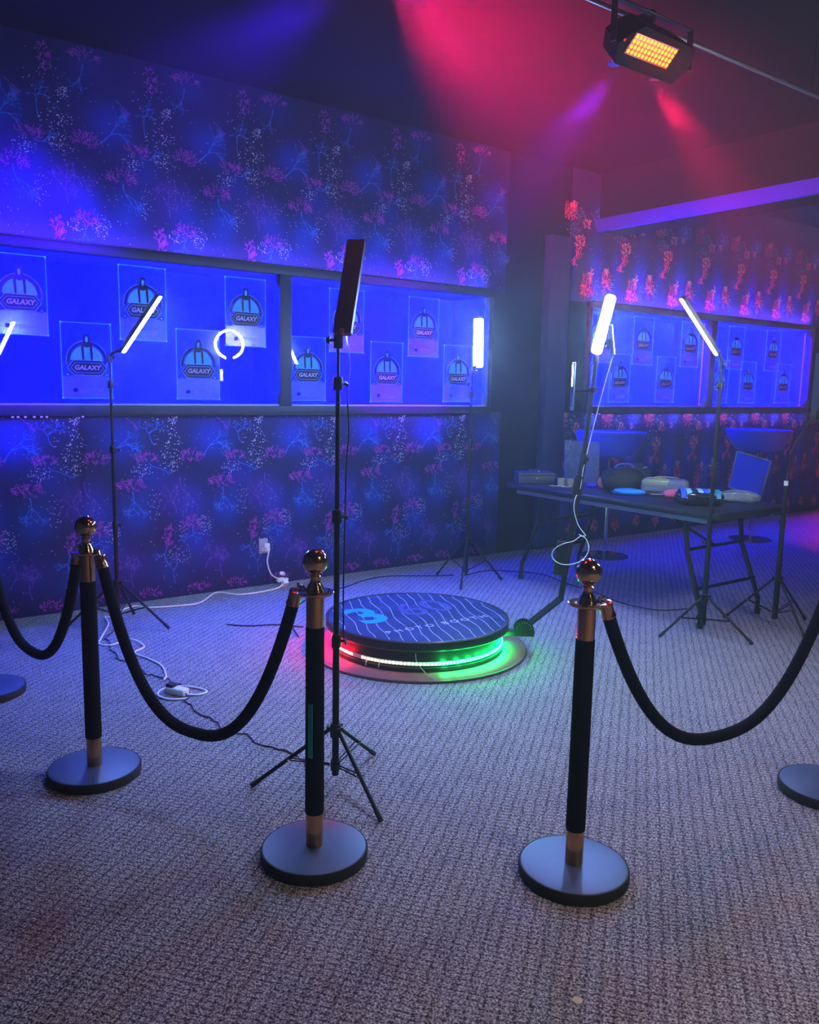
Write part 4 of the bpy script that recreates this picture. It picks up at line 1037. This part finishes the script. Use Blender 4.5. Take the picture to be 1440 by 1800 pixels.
# ------------------------------------------------------------------ lighting bar and effect lights on the ceiling
BAR_Y, BAR_Z = 2.60, 3.06
t = thing('lighting_bar', 'thin metal bar under the ceiling carrying the red strobe light', 'bar', (3.5, BAR_Y, CEIL))
MB().tube([(-3.2, 0, BAR_Z - CEIL), (2.55, 0, BAR_Z - CEIL)], .010, 12).build('bar', plain('bar_metal', (.45, .45, .47), .3, metal=.9), t)
for x in (-2.9, -.9, 1.1, 2.4):
    MB().tube([(x, 0, BAR_Z - CEIL), (x, 0, 0)], .003, 6).build('drop_wire', M_BLACKMETAL, t)
def spotlamp(loc, aim, watts, color, size, blend=.6, soft=.02):
    return light('beam_light', 'SPOT', loc, watts, color, spot_size=math.radians(size), spot_blend=blend, shadow_soft_size=soft, aim=aim)
def effect_light(x, label, cast):
    """strobe head tilted 45 degrees towards the room with 48 diodes; two coloured side beams"""
    cy_, cz_ = 2.47, 2.872
    t = thing('strobe_light', label, 'stage light', (x, cy_, cz_), group='strobe lights on the lighting bar')
    # local frame: x along bar, w = down the face, n = facing the room
    w = Vector((0, .707, -.707)); n = Vector((0, -.707, -.707)); X = Vector((1, 0, 0))
    M = Matrix(((1, 0, 0, 0), (0, w.y, n.y, 0), (0, w.z, n.z, 0), (0, 0, 0, 1)))
    M_BODY = plain('fixture_body', (.006, .006, .007), .8, spec=.1)
    hull = MB()
    prof = [(-.20, -.04), (-.235, .01), (-.19, .085), (.19, .085), (.235, .01), (.20, -.075), (-.15, -.085)]
    k = len(prof); vs = [M @ Vector((a, b, 0.0)) for a, b in prof] + [M @ Vector((a * .92, b * .9, -.13)) for a, b in prof]
    hull.add(vs, [tuple(range(k)), tuple(range(2 * k - 1, k - 1, -1))] + [(i, i + k, (i + 1) % k + k, (i + 1) % k) for i in range(k)])
    hull.build('housing', M_BODY, t, smooth=False)
    rf = MB().bbox((-.180, -.054, -.001), (.104, .036, .003), .002, 1, M).build('reflector', plain('red_reflector', (.55, .02, .02), .25), t)
    led = MB().lathe([(.0105, 0), (.0100, .003), (.006, .0055), (0, .006)], 10)
    led.v = [(a * .66, b * .82, c) for a, b, c in led.v]
    me = led.mesh('diode'); me.materials.append(emitter('red_diode', (1.0, .24, .012), 4.2))
    for r in range(4):
        for c in range(12):
            o = link('diode', me, None, rf)
            o.matrix_local = Matrix.Translation(M @ Vector((-.165 + c * .0231, -.040 + r * .0205, .003))) @ M
    yk = MB()
    for s in (-1, 1):
        yk.bbox((s * .255 - .004, -.015, -.02), (s * .255 + .004, .015, .15), .002, 1, Matrix.Translation((0, .02, .02)))
    yk.bbox((-.259, -.015, .142), (.259, .015, .150), .002, 1, Matrix.Translation((0, .02, .02)))
    yk.bbox((-.012, .0, .14), (.012, .13, .190), .004, 1, Matrix.Translation((0, .02, .0)))
    yk.build('yoke', M_BLACKMETAL, t)
    MB().bbox((-.222, -.016, .000), (-.210, -.006, .004), .002, 1, M).build('status_lamp', emitter('status_red', (1.0, .02, .05), 1.2), t)
    # side beam lenses
    for s, name in ((-1, 'blue'), (1, 'red')):
        MB().lathe([(0, 0), (.030, 0), (.028, .010), (0, .016)], 20, Matrix.Translation((s * .14, .105, -.030)) @ Matrix.Rotation(math.pi, 4, 'X')).build('beam_lens', plain('lens_%s' % name, (.05, .05, .4) if s < 0 else (.4, .03, .05), .1), t)
    base = Vector((x, cy_, cz_))
    cast(base, M)
    return t
def cast_a(base, M):
    q = base + M @ Vector((0, 0, .03))
    light('strobe_glow', 'AREA', q, STROBE_W, (1.0, .02, .03), shape='RECTANGLE', size=.33, size_y=.12, rot=(M.to_euler()), )
    spotlamp(base + Vector((-.13, .105, -.055)), (3.9, 5.42, 1.75), BEAM_BLUE_W * 1.0, (.24, .0, 1.0), 27, .8, .03)
    spotlamp(base + Vector((.15, .105, -.055)), (6.7, 3.25, 1.45), BEAM_RED_W * 1.1, (1.0, .0, .07), 25, .8, .03)
def cast_b(base, M):
    q = base + M @ Vector((0, 0, .03))
    light('strobe_glow', 'AREA', q, STROBE_W, (1.0, .02, .03), shape='RECTANGLE', size=.33, size_y=.12, rot=(M.to_euler()))
    spotlamp(base + Vector((-.11, .105, -.055)), (.95, 5.2, 2.0), BEAM_BLUE_W * .8, (.05, .0, 1.0), 40, 1.0, .06)
    spotlamp(base + Vector((.11, .105, -.055)), (5.0, 4.1, 3.25), BEAM_RED_W * 1.0, (1.0, .0, .10), 50, 1.0, .08)
effect_light(3.105, 'black strobe light with a lit red diode grid hanging at the top right', cast_a)
effect_light(1.72, 'second strobe light on the same bar, just above the top of the photo', cast_b)

# area lights look along -Z, the strobe faces along its local +Z: turn them round
for o in bpy.data.objects:
    if o.name.startswith('strobe_glow'):
        o.rotation_euler = Vector((0, -.707, -.707)).to_track_quat('-Z', 'Y').to_euler()

# warm ceiling panels: one mirrored in the gold balls, one added to brighten the foreground
WARM = (1.0, .90, .74)
for (x, y, lab) in ((2.4, -2.7, 'warm square ceiling panel light far behind the camera'), (2.1, -.75, 'added warm square ceiling panel light, unseen, brightening the foreground floor')):
    t = thing('ceiling_panel_light', lab, 'ceiling light', (x, y, CEIL), group='ceiling panel lights')
    fr = MB().band([(-.31, -.31), (.31, -.31), (.31, .31), (-.31, .31)], [(-.28, -.28), (.28, -.28), (.28, .28), (-.28, .28)], -.05, -.001)
    fr.v = [(a, c, b) for a, b, c in fr.v]; fr.build('frame', M_TRIM, t, smooth=False)
    MB().box((-.28, -.28, -.010), (.28, .28, -.004)).build('diffuser', emitter('warm_panel', WARM, 5.0), t, smooth=False)
    light('panel_glow', 'AREA', (x, y, CEIL - .02), PANEL_W, WARM, shape='SQUARE', size=.54, spread=math.radians(118), aim=(x, y, 0))

# ------------------------------------------------------------------ thin stage haze filling the room
hz = thing('haze', 'thin bluish stage haze filling the whole room', 'haze', ((XL + XR) / 2, 0, 0)); hz['kind'] = 'stuff'
for k, (z0, z1) in enumerate(((-.05, 2.05), (2.0505, 2.70), (2.7005, CEIL + .05))):
    cx = (XL + XR) / 2
    o = MB().box((XL - .1 - cx, YF - .1, z0), (XR + .1 - cx, WALL_Y + .58, z1)).build('haze_layer', None, hz, smooth=False)
    o['kind'] = 'stuff'
    m = bpy.data.materials.new('haze_layer'); m.use_nodes = True; nt = m.node_tree; nt.nodes.clear()
    o_ = nt.nodes.new('ShaderNodeOutputMaterial'); vs_ = nt.nodes.new('ShaderNodeVolumeScatter')
    vs_.inputs['Color'].default_value = (.9, .95, 1.0, 1); vs_.inputs['Density'].default_value = HAZE[k]; vs_.inputs['Anisotropy'].default_value = (.6, .2, .0)[k]
    nt.links.new(vs_.outputs[0], o_.inputs['Volume'])
    o.data.materials.append(m)

# tiny diodes are seen but light nothing worth sampling on their own
for n in ('red_diode', 'violet_led', 'blue_led', 'status_red', 'edge_lit_acrylic', 'poster_ink_pale', 'poster_ink_sky'):
    MATS[n].cycles.emission_sampling = 'NONE'
